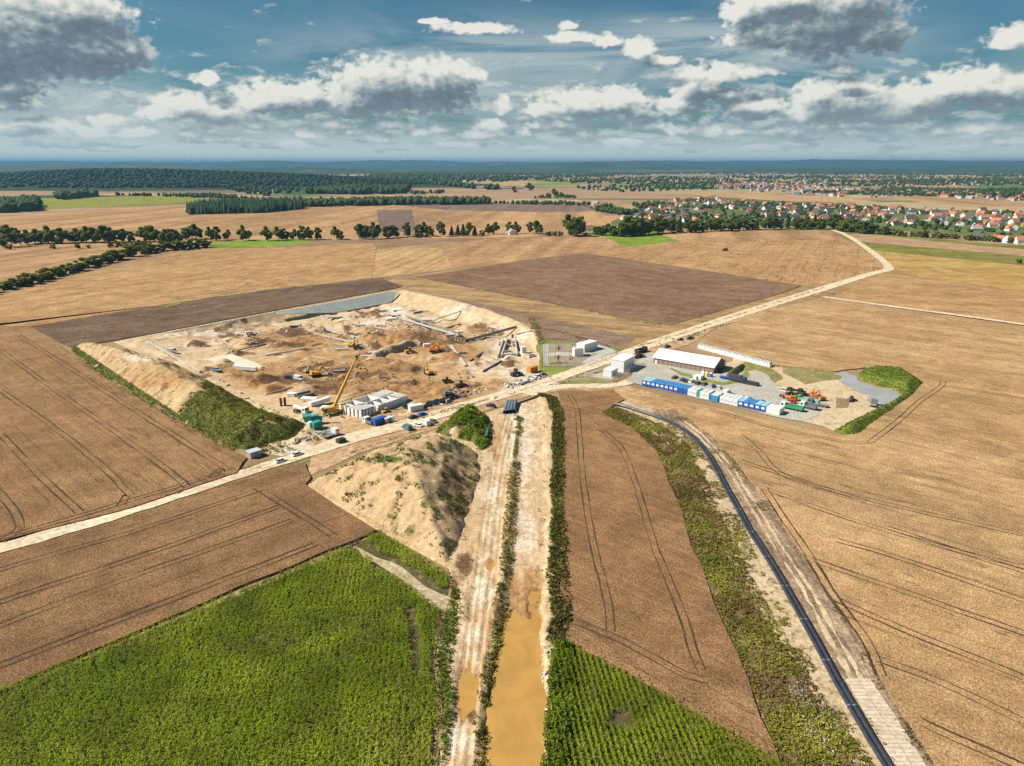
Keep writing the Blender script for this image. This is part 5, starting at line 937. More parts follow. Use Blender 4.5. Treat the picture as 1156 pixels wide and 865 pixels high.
for (a, b, w_, h_, l) in (((562,404.5),(568,385.5),.7,1.8,'left outer wall of the open concrete basin'),((566,404.5),(572.5,385),.7,1.8,'left inner wall of the open concrete basin'),((584,403),(581,383),.7,1.8,'right wall of the open concrete basin'),((566.5,403),(584.5,402),.6,1.6,'near end wall of the open concrete basin'),((573,386),(576,385.5),.5,1.4,'short far wall of the open concrete basin')): longbeam(a, b, w_, h_, CONC, l, 'basin_wall', 'wall')
for x, y, d_, l in ((574.5,391,(1.2,3,1.0),'dark tall block inside the concrete basin'),(573,398,(4,1.2,.8),'dark low pile inside the basin near its end wall'),(580,390.5,(1.0,3.0,1.2),'grey block against the right basin wall'),(578.5,381.5,(1.4,1.2,2.2),'dark square shaft at the far end of the basin')): slabpile(x, y, .1, d_, DKC, l, 'concrete_block', 'block', 1)
for x, y, rz, d_, mt, l in ((378,359,.2,(9,4,.4),CONC,'grey slabs stacked under the right end of the sloped wall'),(383,420,.1,(6,2,.3),DKC,'dark mesh stack on pale earth left of the crane boom'),(385,395.5,.2,(7,2.2,.3),CONC,'grey stack behind the crane boom'),(449,350.5,.3,(8,6,.5),CONCW,'white stacks in the far corner of the pit'),(442,361,.3,(7,3,.5),CONCW,'white slab stack beside the far channel walls'),(445,359,.2,(3,3,.8),DKC,'dark stack beside the white slab stack'),(478,363,.2,(12,2.5,.5),CONC,'grey slabs along the far channel'),(511,379.5,.1,(9,3,.5),CONC,'grey panels at the right end of the channel'),(515,376,.2,(8,2,.5),CONCW,'pale panels behind the grey panels'),
        (334,368.5,.2,(8,3,.4),CONC,'grey planks near the foot of the sloped wall'),(522,399.5,.3,(4,1.5,.4),DKC,'small dark planks right of the long concrete beam'),(482,391.5,.3,(4,2,.8),CONCW,'white pack right of the long earth wall'),(412,403,.2,(5,1,.3),CONCW,'thin white planks behind the boom'),(421,399,.2,(5,1.2,.3),CONCW,'thin white planks near the long earth wall')):
    slabpile(x, y, rz, d_, mt, l, n=2)
slabpile(268,412.5,heading((240,401.5),(298,423.5)),(46,17,.25),soil_mat('screed', (.58,.50,.36), (.66,.58,.44), None, .1, 1.5, .1),'large flat pale concrete slab on the left of the site','floor_slab','slab',1)
# retaining slope of concrete panels
A, B = Vector((*P(311,353.5),0)), Vector((*P(447,329.5),0)); d_ = (B-A).normalized(); nn = Vector((d_.y,-d_.x,0)); n_ = 34; o = tag(empty('retaining_wall', tuple(A), 0), 'long sloping grey green concrete retaining wall along the far edge of the pit', 'retaining wall'); Lw = (B-A).length
for i in range(n_):
    t0, t1 = i/n_, (i+1)/n_-.0012; hh = lambda t: 5.9*min(1, .12+2.2*t, (1.02-t)*7); q = MB(); a0, a1 = d_*Lw*t0, d_*Lw*t1; z0, z1 = hh(t0), hh(t1)
    f = [a0+nn*1.0+Vector((0,0,.55)), a1+nn*1.0+Vector((0,0,.55)), a1+nn*(2.0+1.25*z1)+Vector((0,0,.4-z1)), a0+nn*(2.0+1.25*z0)+Vector((0,0,.4-z0))]; b = [p-nn*.5-Vector((0,0,.4)) for p in f]
    q.add(f+b, [(0,1,2,3),(7,6,5,4),(0,4,5,1),(1,5,6,2),(2,6,7,3),(3,7,4,0)]); q.build('panel', soil_mat('lining_concrete', (.44,.475,.43), (.54,.565,.51), (.36,.40,.36), .15, 1.5, .15) if i == 0 else bpy.data.materials['lining_concrete'], o)
# long earth wall in the middle of the pit
LW = [(418,407),(430,401.5),(450,395.5),(466,390),(475,389)]
C = smooth_path(np.array([at(*p)[:2] for p in LW]), 2); V, Fq = [], []
for k, (off, zz) in enumerate(((-3.0,-.4),(-1.0,3.2),(1.0,3.4),(3.6,-.4))):
    T = np.gradient(C, axis=0); T /= np.linalg.norm(T, axis=1)[:, None]; N = np.c_[-T[:, 1], T[:, 0]]; e_ = np.minimum(1, np.minimum(np.arange(len(C)), np.arange(len(C))[::-1])/4+.15)
    XY = C+N*off+rng.normal(0, .15, C.shape); V.append(np.c_[XY, gz(XY[:, 0], XY[:, 1])+zz*e_])
n_ = len(C); i = np.arange(n_-1); Fq = np.vstack([np.c_[i+a*n_, i+1+a*n_, i+1+(a+1)*n_, i+(a+1)*n_] for a in range(3)])
tag(mesh_np('earth_wall', np.vstack(V), Fq, soil_mat('cut_earth', (.42,.30,.18), (.52,.39,.25), None, .15, 1, .5)), 'long straight bank of cut earth with a flat top in the middle of the pit', 'earth bank', kind='structure')
# pipes
PIPE = paint('blue_grey_pipe', (.026,.034,.048), .35, .5, .15); PIPEL = paint('grey_pipe', (.13,.16,.19), .35, .5, .2); PIPEB = paint('black_pipe', (.018,.019,.022), .4, .5, .15)
def tube_path(Pts, r, n=10):
    Pts = np.asarray(Pts); T = np.gradient(Pts, axis=0); T /= np.linalg.norm(T, axis=1)[:, None]; S_ = np.c_[-T[:, 1], T[:, 0], 0*T[:, 0]]; S_ /= np.linalg.norm(S_, axis=1)[:, None]; U_ = np.cross(T, S_)*-1
    th = np.linspace(0, 2*np.pi, n, endpoint=False); V = (Pts[:, None]+r*(np.cos(th)[None, :, None]*S_[:, None]+np.sin(th)[None, :, None]*-U_[:, None])).reshape(-1, 3); m_ = len(Pts); i, j = np.meshgrid(np.arange(m_-1), np.arange(n), indexing='ij'); a = (i*n+j).ravel(); b = (i*n+(j+1) % n).ravel(); return V, np.c_[a, b, b+n, a+n]
PL = [(692,455.5),(705,458.5),(722,464),(745,471.5),(765,481),(783,493.5),(797,510),(808,528),(820,551),(832,572),(845,596),(860,619),(878,648),(895,678),(912,708),(928,737),(944,767),(962,798),(982,832),(1003,866),(1030,910),(1070,975)]
C = smooth_path(PP(PL, .7), 2.5); T = np.gradient(C, axis=0); T /= np.linalg.norm(T, axis=1)[:, None]; N = np.c_[-T[:, 1], T[:, 0]]
for s, l in ((-1,'long dark blue pipe on supports, the one nearer the haul track'),(1,'long dark blue pipe on supports, the one nearer the weed strip')):
    Q_ = C+N*(s*.52); w_ = np.c_[Q_, np.full(len(Q_), .78)]; V, Fq = tube_path(w_, .42, 12); o = mesh_np('pipeline', V, Fq, PIPE, smooth=True); tag(o, l, 'pipeline'); q = MB()
    for i in range(4, len(Q_)-2, 5): t = Vector((*T[i],0)); p = Vector(w_[i]); q.cyl(p-t*.14, p+t*.14, .50, 12)
    q.build('flange', PIPEL, o)
q = MB()
for i in range(2, len(C)-1, 4): q.box((C[i,0],C[i,1],.0),(.5,3.0,.34), math.atan2(T[i,1],T[i,0]))
tag(q.build('pipe_supports', WOOD), 'low timber bearers under the twin blue pipes', 'pipe bearers', kind='stuff')
def pipe(a, b, r, mat, label, group=None, z=0, name='pipe'):
    A, B = Vector(at(*a)), Vector(at(*b)); A.z += r+z; B.z += r+z; d = (B-A).normalized(); o = tag(empty(name, tuple(A), 0), label, 'pipe', group); n = 16; V, Fq = tube_path(np.array([(0,0,0), tuple((B-A)/2), tuple(B-A)]), r, n)
    mesh_np('barrel', V, Fq, mat, o, smooth=True); V, Fq = tube_path(np.array([(0,0,0), tuple((B-A)/2), tuple(B-A)]), r*.86, n); mesh_np('bore', V, Fq[:, ::-1], PIPEB, o); return o
for i, l in enumerate(('leftmost of four big grey pipes lying side by side by the trench','second from the left of four big grey pipes by the trench','third from the left of four big grey pipes by the trench','rightmost of four big grey pipes lying side by side by the trench')):
    pipe((569.5+i*3.4,467.5-i*.6),(573.0+i*3.0,454.8-i*.2), .72, PIPEL, l)
pipe((548.5,494.5),(552.5,479.5), .5, PIPEL, 'single grey pipe lying on the weedy side of the green heap')
for i in range(5): pipe((477.5+i*1.2,461.8-i*1.35),(505.5+i*2.6,453.3-i*1.15), .55, PIPEB, 'long black pipe in the row between the white container and scrap heap', 'black pipes laid in a row')
# row of white blocks
bl0, bl1 = np.array(P(790.5,393.5)), np.array(P(868.5,414.5)); n_ = 27; proto = None; az_ = math.atan2(*(bl1-bl0)[::-1])
for i in range(n_):
    p = bl0+(bl1-bl0)*i/(n_-1)
    if proto is None:
        q = MB(); q.prism([(-.8,0),(.8,0),(.75,1.5),(.25,2.6),(-.25,2.6),(-.75,1.5)], -1.6, 1.6); proto = q.build('precast_block', CONCW); o = tag(proto, 'white pointed precast block in the long row behind the shed', 'precast block', 'white precast blocks standing in a row')
    else: o = copy_tree(proto)
    o.location = (*p, .2); o.rotation_euler = (random.uniform(-.03,.03), 0, az_+random.uniform(-.05,.05)+.25)
# shed with white roof
a, b, c = (np.array(P(*q_)) for q_ in ((737.3,410.5),(805,422.5),(824.5,413))); ux = (b-a); Ls = np.linalg.norm(ux); ux /= Ls; rz = math.atan2(ux[1], ux[0]); Ws = 15.5; o = tag(empty('storage_shed', (*a, 0), rz), 'long storage shed with brown sheet walls and bright white pitched roof', 'shed')
brown_w = NT('brown_sheet_wall'); tcn = brown_w.new('ShaderNodeTexCoord').outputs['Object']; wv_ = brown_w.new('ShaderNodeTexWave', wave_type='BANDS', bands_direction='X'); brown_w.l.new(tcn, wv_.inputs[0]); wv_.inputs['Scale'].default_value = 1.1
brown_w.out(brown_w.mix(brown_w.math('MULTIPLY', wv_.outputs[1], .6), (.25,.16,.135), (.36,.255,.22))); BW_ = brown_w.mat; e, rh = 3.3, 6.4
m = MB(); m.add([(0,0,-.2),(Ls,0,-.2),(Ls,Ws,-.2),(0,Ws,-.2),(0,0,e),(Ls,0,e),(Ls,Ws,e),(0,Ws,e),(0,Ws/2,rh),(Ls,Ws/2,rh)], [(0,1,5,4),(2,3,7,6),(1,2,6,9,5),(3,0,4,8,7)]); m.build('wall', BW_, o)
rfn = NT('white_roof_sheet'); rwv = rfn.new('ShaderNodeTexWave', wave_type='BANDS', bands_direction='X'); rfn.l.new(rfn.new('ShaderNodeTexCoord').outputs['Object'], rwv.inputs[0]); rwv.inputs['Scale'].default_value = .16; rwv.inputs['Detail'].default_value = 0; roofw = rfn.out(rfn.val(rfn.mix(rfn.rmp(rfn.noise(.25, 5, .65), .4, .75), (.80,.82,.84), (.64,.64,.61)), rfn.rmp(rwv.outputs[1], .0, .12, .80, 1.0))); sl = (rh-e)/(Ws/2)
m = MB(); ov = .5
for s in (0, 1):
    y0, y1 = (-ov, Ws/2) if s == 0 else (Ws/2, Ws+ov); z0, z1 = (e-ov*sl+.12, rh+.12) if s == 0 else (rh+.12, e-ov*sl+.12)
    m.add([(-ov,y0,z0),(Ls+ov,y0,z0),(Ls+ov,y1,z1),(-ov,y1,z1)]+[(-ov,y0,z0+.2),(Ls+ov,y0,z0+.2),(Ls+ov,y1,z1+.2),(-ov,y1,z1+.2)], [(3,2,1,0),(4,5,6,7),(0,1,5,4),(1,2,6,5),(2,3,7,6),(3,0,4,7)])
m.build('roof', roofw, o)
for i in range(1, 13): q = MB(); q.box((i*Ls/13,-.1,-.2),(.25,.2,e+.1)); q.build('wall_post', C_('pale_post',.45,.38,.33), o)
q = MB(); q.box((Ls*.05,-.08,0),(1.0,.1,2.1)); q.build('door', WHITE, o); q = MB(); q.box((Ls+.06,Ws/2,0),(.1,4.5,3.6)); q.build('door', C_('dark_door',.10,.07,.06), o)
tag(heap_o := terrain('leaf_heap', (lw_ := densify(PP([(822,420),(836,412),(842,414),(838,420),(828,427),(818,428)]), 3)), .6, lambda X, Y: np.minimum(.8*np.maximum(sdist(X, Y, lw_), -.5), 1.8)+.3, soil_mat('dark_mulch', (.06,.06,.03), (.10,.10,.04), None, .3, 1, .5), lambda X, Y, Z: dict(soil=X*0)), 'dark green heap of mulch beside the gable of the white-roofed shed', 'heap', kind='structure')
# cabin rows in the yard
BLR = C_('blue_roof',.03,.20,.48); LBR = C_('pale_blue_roof',.28,.52,.68); PW = C_('grey_white_roof',.62,.62,.60)
def cabins(p0, p1, n, depth, h, items, zo=.1):
    A, B = np.array(P(*p0)), np.array(P(*p1)); d = (B-A)/n; w = np.linalg.norm(d); rz = math.atan2(d[1], d[0]); nrm = np.array([-d[1], d[0]])/w
    for i in range(n):
        wallc, roofc, win, label = items[i]; c = A+d*(i+.5)+nrm*depth/2; o = tag(empty('site_cabin', (*c, .28), rz), label, 'site cabin', 'site cabins along the yard edge'); W_ = w-.06
        q = MB(); q.box((0,0,.05),(W_,depth,h)); q.build('shell', wallc, o); q = MB(); q.box((0,0,h+.052),(W_-.1,depth-.1,.1),top=.98); q.build('roof', roofc, o)
        if win: q = MB(); q.box((0,-depth/2-.03,h*.42),(W_*.62,.06,h*.36)); f = q.build('window_frame', WHITE, o); q = MB(); q.box((0,-depth/2-.065,h*.52),(W_*.34,.02,h*.18)); q.build('pane', LB if win == 2 else WHITE, f)
        q = MB(); q.box((0,depth/2+.03,.1),(.9,.06,2.0)); q.build('door', WHITE, o); q = MB()
        for s in (-1, 1): q.box((s*(W_/2-.06),-depth/2-.02,.05),(.12,.05,h))
        q.build('corner_posts', wallc, o)
OR = ['first','second','third','fourth','fifth','sixth','seventh','eighth','ninth','tenth','eleventh','twelfth','thirteenth','fourteenth','fifteenth','sixteenth','seventeenth','eighteenth','nineteenth','twentieth']+['twenty-'+x for x in ('first','second','third','fourth','fifth','sixth','seventh','eighth','ninth')]+['thirtieth']+['thirty-'+x for x in ('first','second','third','fourth','fifth','sixth','seventh','eighth','ninth')]+['fortieth']
cabins((724.5,435.8),(775.5,446.6),10,6.0,2.7,[(BLU, LBR if i < 2 else BLR, 1 if i < 8 else 0, f'blue site cabin, {OR[i]} from the left end of the long blue row') for i in range(10)])
cabins((775.8,446.6),(786,448.8),2,6.0,2.7,[(WHITE,PW,2,'white site cabin touching the right end of the long blue row'),(WHITE,PW,2,'white site cabin left of the narrow teal cabin')])
cabins((786.2,449),(789.3,449.7),1,5.0,2.6,[(TEAL,TEAL,0,'narrow teal cabin between two pairs of white cabins')]); cabins((789.5,449.7),(800,452),2,6.0,2.7,[(WHITE,PW,2,'white site cabin right of the narrow teal cabin'),(WHITE,PW,2,'white site cabin left of the open blue cabin')])
cabins((801.5,453),(810,454.8),1,6.5,2.7,[(C_('bright_blue_paint',.02,.26,.50),PW,0,'bright blue cabin with pale roof between the white cabins')]); cabins((812,455.2),(832.2,459.6),4,7.0,2.7,[(WHITE,PW,2,f'white site cabin, {OR[i]} from the left in the row of four') for i in range(4)])
cabins((832.5,459.7),(864,466.6),5,6.0,2.7,[(BLU, LBR if i in (0,3,4) else BLR, 1, f'blue site cabin, {OR[i]} from the left in the short blue row') for i in range(5)])
container(873.5,466.3,YA,(6.4,5.0,2.7),WHITE,'square white container at the right end of the cabin rows'); container(806.5,449.5,YA+.1,(4,3,2.5),DRK,'dark container tucked behind the bright blue cabin')
# small shed by the road, gas station, pump house
o = root('site_shed', 287, 515.5, RD, 'small grey-roofed shed beside the road at the left corner of the site', 'shed'); q = MB(); q.box((0,0,0),(4,3,2.3)); q.build('wall', C_('shed_wall',.35,.36,.36), o); q = MB(); q.box((0,0,2.31),(4.5,3.5,.18)); q.build('roof', C_('shed_roof',.45,.52,.56), o); q = MB(); q.box((0,-1.53,.05),(.9,.06,1.9)); q.build('door', WOOD, o)
container(662.5,395.5,heading((645,399),(672,391)),(12,5.6,4.6),WHITE,'large white container in the fenced gas station'); o = root('white_tank', 652.3, 402, .2, 'smaller white cube tank in front of the large white container', 'tank'); q = MB(); q.box((0,0,.1),(5,4.4,4.4)); q.build('shell', WHITE, o); q = MB(); q.box((0,0,4.51),(4.6,4.0,.2)); q.build('roof', PW, o)
GY = C_('gas_yellow',.66,.46,.03)
def gaspipe(px, py, rz, L, label, h=1.6, n=4):
    o = root('gas_pipe', px, py, rz, label, 'gas pipe'); q = MB(); q.cyl((-L/2,0,h),(L/2,0,h),.28,8); q.build('barrel', GY, o)
    for i in range(n): x = -L/2+(i+.5)*L/n; q = MB(); q.cyl((x,0,-.2),(x,0,h+(1.2 if i % 2 else 0)),.2,8); q.build('riser', GY, o)
    q = MB(); q.cyl((0,0,h),(0,0,h+1.0),.12,6); q.cyl((0,0,h+1.0),(0,0,h+1.1),.5,8); q.build('valve', RED, o)
gaspipe(626,404,1.5,9,'yellow gas pipe upright left of the gravel beds',2.2); gaspipe(626.5,394,1.5,9,'yellow gas pipe at the far left of the gas station',2.2); gaspipe(656,390.5,.5,16,'long yellow gas pipe run behind the large white container'); gaspipe(652,398.5,.1,12,'yellow gas pipe run behind the smaller white tank'); gaspipe(630,411,.1,9,'low yellow gas pipe near the road side of the gas station',.9); gaspipe(643,405.5,1.2,6,'short rusty yellow gas pipe left of the smaller white tank',1.2,3)
def fence(pts, h, step, mat, label, name='fence', rails=(.3,.95), closed=False):
    W = densify(PP(pts), step, closed); o = tag(empty(name, (*W[0], 0), 0), label, 'fence'); q = MB(); 
    W = np.vstack([W, W[:1]]) if closed else W
    for p in W: q.box((*(p-W[0]), 0), (.12,.12,h+.3))
    q.build('posts', mat, o); q = MB()
    for a, b in zip(W[:-1], W[1:]):
        for r_ in rails: q.bar((*(a-W[0]), .25+h*r_), (*(b-W[0]), .25+h*r_), .07, .10)
    q.build('rails', mat, o); return o
fence([(612,387.3),(676,387.3),(699,396.8),(693,402),(665,413.5),(650,414.8),(612,414.8)],2.2,4,STEEL,'grey mesh fence around the gas station lot',closed=True,rails=(.1,.5,.95))
fence([(659,425.5),(695,413.5),(723,410.5),(725,414),(691,431)],2.2,2.2,WHITE,'white fence around the pump house lot',closed=True,rails=(.1,.4,.7,.98))
ph = heading((684,428),(712,413)); o = root('pump_house', 703, 416.5, ph, 'white pump house with a flat white roof inside the white fence', 'pump house'); q = MB(); q.box((0,0,0),(13,7,6.0)); q.build('wall', WHITE, o); q = MB(); q.box((0,0,6.01),(13.4,7.4,.3)); q.build('roof', roofw, o)
for x in (-4,0,4): q = MB(); q.box((x,-3.53,1.2),(1.4,.06,2.4)); q.build('louvre', C_('pale_grey_louvre',.5,.5,.48), o)
q = MB(); q.box((6.53,0,.1),(.06,2.4,2.8)); q.build('door', PW, o); o = root('pump_cabin', 689, 424, ph, 'smaller white cabin left of the pump house inside the white fence', 'cabin'); q = MB(); q.box((0,0,0),(7,4.5,3.4)); q.build('wall', WHITE, o); q = MB(); q.box((0,0,3.41),(7.3,4.8,.2)); q.build('roof', roofw, o); q = MB(); q.box((0,-2.28,.1),(1.1,.06,2.1)); q.build('door', GR, o)
# loose building material, stones and debris nobody could count
def debris(name, pts, w, n, smax, mats, seed):
    L = PP(pts); r_ = random.Random(seed); q = MB(); C = smooth_path(L, 1.0); pp = np.array([C[r_.randrange(len(C))]+np.array([r_.uniform(-w, w), r_.uniform(-w, w)]) for _ in range(n)]); zz = gz(pp[:, 0], pp[:, 1])
    for p, z in zip(pp, zz): s = r_.uniform(.25, 1)*smax; q.box((p[0], p[1], float(z)-.05), (s*r_.uniform(.6,2.2), s*r_.uniform(.4,1), s*r_.uniform(.3,.9)), r_.uniform(0,3.1), r_.randrange(len(mats)), r_.uniform(.6,1))
    tag(q.build(name, mats), kind='stuff')
debris('rubble', [(574,438),(590,433),(606,428),(616,425)],2.4,110,1.5,[CONC,CONCW,DKC,STEEL,WOOD],1); debris('rubble', [(497,455),(510,447),(520,445)],3.5,70,1.6,[DKC,WOOD,CONC,RUST],2); debris('rubble', [(470,466),(500,455),(530,446),(548,441)],1.6,90,1.0,[WOOD,CONC,WHITE,DKC],3)
debris('rubble', [(383,468),(410,476),(440,470),(462,458)],2.4,70,1.0,[WOOD,CONC,RUST,YEL,WHITE],4); debris('rubble', [(330,502),(355,494),(372,488)],1.5,50,1.4,[WOOD,DKC,CONC],5); debris('rubble', [(250,430),(270,444),(310,465),(335,472)],1.2,40,1.0,[RUST,CONC,WOOD],6); debris('rubble', [(460,358),(490,367),(518,378)],4,90,1.1,[CONC,WOOD,STEEL,DKC],7); debris('rubble', [(345,368),(370,374),(400,384),(415,392)],3.5,70,1.0,[CONC,WOOD,DKC],8)
debris('rubble', [(620,436),(640,430),(660,424)],1.2,30,1.0,[CONCW,CONC],9); debris('rubble', [(740,392),(760,386),(790,378)],3,40,1.2,[DKC,WOOD,CONC,STEEL],10); debris('rubble', [(240,378),(300,366),(420,352)],5,60,1.2,[WOOD,CONC],11); debris('rubble', [(320,440),(345,434),(390,428),(470,430),(540,425)],9,70,1.1,[WOOD,DKC,RUST,CONC],12); debris('stones', [(598,455),(596,500),(592,560),(590,640)],6,120,.5,[CONCW,CONC],13); debris('stones', [(612,740),(611,800),(612,880)],1.2,160,.55,[CONCW,CONCW,CONC],14)

debris('rubble', [(250,383),(330,372),(420,362),(500,375),(560,385)],14,130,1.3,[WOOD,CONC,RUST,DKC,DKC],21); debris('rubble', [(290,420),(350,415),(420,425),(500,440)],14,110,1.1,[WOOD,DKC,RUST,DKC,CONC],22); debris('rubble', [(430,352),(470,366),(520,380),(525,386)],6,110,1.1,[CONC,DKC,DKC,WOOD],23)
for a, b, w, h, m_, l in (((300,402),(345,394),.6,.7,CONC,'thin grey foundation strip behind the pale slab'),((262,398),(300,389),.6,.7,DKC,'dark foundation strip at the upper left of the pit'),((352,402),(392,411),.5,.4,CONC,'pale foundation strip left of the crane boom'),((380,376),(425,386),.7,.8,CONC,'grey foundation strip beside the big earth heap'),((440,394),(460,386),.5,.7,DKC,'short dark strip behind the long earth bank'),((530,408),(545,398),.5,.6,DKC,'short dark strip right of the long concrete beam'),((480,366),(520,352),.5,.6,CONC,'thin grey strip climbing the far right slope'),((400,366),(440,373),.7,.8,CONC,'grey foundation strip near the pale patch'),((300,446),(330,438),.5,.5,WOOD,'timber boards along the churned track')):
    longbeam(a, b, w, h, m_, l, 'foundation_strip', 'foundation')

# ------------------------------------------------------------------ trees, woods, village, hills
BARK = soil_mat('bark', (.10,.075,.05), (.16,.12,.085), None, .8, 3, .3)
TL = [leaf_mat('tree_leaf', (.14,.18,.03), (.21,.255,.04), (.31,.34,.06), .5), leaf_mat('willow_leaf', (.13,.16,.055), (.19,.22,.08), (.27,.29,.12), .5), leaf_mat('conifer_needle', (.06,.09,.02), (.085,.12,.026), (.125,.155,.034), .25), leaf_mat('shrub_leaf', (.15,.19,.028), (.21,.25,.036), (.30,.33,.055), .5)]
def tree_proto(kind, seed):
    r = np.random.default_rng(seed); kindname = ('broadleaf_tree','pale_tree','conifer_tree','shrub')[kind]; o = empty(kindname, (0,0,0)); q = MB()
    if kind == 2:
        n = 2600; t = r.random(n)**.8; th = r.uniform(0,6.28,n); rad = (1-t)*.24*(.75+.25*np.sin(t*34+th))+.01; rr = rad*r.random(n)**.35; C = np.c_[rr*np.cos(th), rr*np.sin(th), .06+.94*t]; q.cyl((0,0,0),(0,0,.8),.02,7,r1=.004); s0 = .035
    else:
        H_ = (1.0,.95,0,.8)[kind]; lobes = []; k_ = (24,18,0,13)[kind]; q.cyl((0,0,0),(.01,.01,.5),.028,8,r1=.016)
        for i in range(k_):
            th = r.uniform(0,6.28); z = r.uniform(.17 if kind < 3 else .1,.88); w = .29*math.sin(min(1,(z-.0)/.92)*math.pi)**.55+.04; d = w*r.uniform(.35,1); c = np.array([d*math.cos(th), d*math.sin(th), z]); lobes.append((c, r.uniform(.085,.155)))
            if i < 6: q.cyl((.005,.005,r.uniform(.2,.45)), tuple(c), .013, 6, r1=.004)
        C = []
        for c, s in lobes:
            n = int(3600*s); d = r.normal(size=(n,3)); d /= np.linalg.norm(d,axis=1)[:,None]; C.append(c+d*s*(r.random(n)[:,None]**.33)*np.array([1,1,.85]))
        C = np.vstack(C); s0 = .045
    n = len(C); u = r.normal(size=(n,3)); u /= np.linalg.norm(u,axis=1)[:,None]; w = np.cross(u, r.normal(size=(n,3))); w /= np.linalg.norm(w,axis=1)[:,None]; s = s0*r.uniform(.6,1.4,n)[:,None]
    V, Fq = quads(C, u*s*.55, w*s*.4); big = vnoise(C[:,0]*10+5, C[:,1]*10+C[:,2]*7, 1.2, seed, 2)
    q.build('trunk', BARK, o); mesh_np('crown', V, Fq, TL[kind], o, attrs={'tint': ('FACE', np.clip(.9*big+.35*r.random(n)-.15,0,1))}); return o
PROTO = {k: [tree_proto(k, 300+10*k+i) for i in range(3 if k != 3 else 2)] for k in range(4)}
used = set()
def tree(px, py, hpx, kind, label, group=None, wide=1.0, name=None):
    ch = PROTO[kind]; p = ch[random.randrange(len(ch))]; x, y = P(px, py); dist = math.hypot(x, y, H); h = hpx*dist/F/math.cos(math.atan2(H, y)*.5)
    if p.name not in used: used.add(p.name); o = p
    else: o = copy_tree(p)
    o.location = (x, y, -.1); o.rotation_euler = (0,0,random.uniform(0,6.28)); o.scale = (h*wide, h*wide, h); tag(o, label, ('tree','tree','conifer','shrub')[kind], group); return o
# roadside trees behind the fields, one by one (pixel x, base y, height in px, kind, width)
ROW = [(238,272,15,0,.8),(245,272,16,0,.8),(257,271,11,0,1.1),(275,272,17,0,.9),(281,271,10,0,1),(302,272,16,0,1),(315,271.5,15,0,1),(321,271,13,0,1),(332,271,12,0,1),(342,271,16,0,1),(349,271,15,0,.9),(359,270.5,14,0,.9),(380,270,14,0,1.1),(385,270.5,10,3,1.2),
       (406,270,17,0,1),(413,270,16,0,1),(420,270,19,0,.9),(426,270,16,0,1),(437,269,14,0,1.1),(444,268.5,14,0,1.2),(460,267.5,17,0,.8),(473,267,14,0,1),(480,266.5,16,0,.9),(486,267,12,0,1),(498,267,17,0,.75),(510,266.5,11,2,1.6),(517,266.5,12,2,1.6),(523,266.5,13,2,1.6),(530,266.5,15,0,.9),(536,266.5,11,2,1.6),(545,266,7,3,1.6),
       (551,264.5,12,0,1.1),(558,264.5,14,0,1.1),(575,264,14,0,.8),(583,264,14,0,.9),(598,263.5,13,0,.9),(605,264,15,0,1),(609,265.5,12,1,1)]
for i, (x, y, h, k, w) in enumerate(ROW):
    tree(x, y, h, k, f'{("dark round tree","pale tree","dark pointed conifer","low bush")[k]}, {OR[i]} from the left in the roadside row', 'roadside trees beyond the fields', w)
for i, x in enumerate((470,476,482,620,626,632)): tree(x, 268.3 if x < 500 else 266.5, 6, 3, f'low green bush, {OR[i]} from the left at the feet of the roadside trees', 'bushes under the roadside trees', 1.7)
for x, y, h, k, w, l in ((643,266,24,0,1,'tallest broad tree at the left end of the grove by the bright green field'),(650,267,22,0,1.1,'broad dense tree at the right edge of the tall broad tree'),(655,264,20,0,.9,'tall tree standing behind the two broad trees by the grove'),(661,267,5,3,1.6,'small round bush on the meadow in front of the grove')): tree(x, y, h, k, l, None, w)
# dense row at the left
i = 0
for x, y, h, k in [(2,272,14,0),(10,272,15,0),(18,272,12,0),(5,279,12,1),(14,279,13,1),(24,278,12,1),(32,276,14,0),(40,275,14,0),(47,275,13,0),(55,275,17,0),(63,275,14,0),(70,275,15,0),(78,274,12,0),(85,274,14,0),(92,274,13,0),(98,274,16,0),(105,274,15,0),(112,274,14,0),(118,274,17,0),(125,274,15,0),(132,273.5,12,0),(140,273,13,0),(148,273,11,0),(163,273,15,0),(169,273,17,0),(175,273,16,0),(186,274,14,0),(194,274,15,0),(201,274,13,0),(210,271,13,0),(217,270,14,0),(222,270,16,0)]:
    tree(x, y, h, k, f'{("dark dense tree","pale silvery tree")[k]}, {OR[i]} from the left in the thick tree belt', 'thick tree belt at the left', 1.15); i += 1
i = 0
for t in np.linspace(0, 1, 34):
    x = np.interp(t, [0,.28,.5,.72,.86,1], [-30,45,95,150,190,229]); y = np.interp(t, [0,.28,.5,.72,.86,1], [337,318,304,289,283,279]); tree(x+random.uniform(-2,2), y+random.uniform(-.8,.8), np.interp(t,[0,.6,1],[9,12,10])*random.uniform(.75,1.2), 3, f'green hedgerow bush, {OR[i]} from the left along the diagonal hedgerow', 'bushes of the diagonal hedgerow', 1.9); i += 1
for i, (x, y, h) in enumerate(((60,281,5),(88,280.5,6),(100,280.5,4),(125,279.5,6),(134,279,7),(142,279,7),(152,279.5,7),(160,279,8),(168,279,7),(236,277.5,6),(11,281.5,5))): tree(x, y, h, 3, f'low dark bush, {OR[i]} from the left in front of the thick tree belt', 'bushes before the tree belt', 1.7)
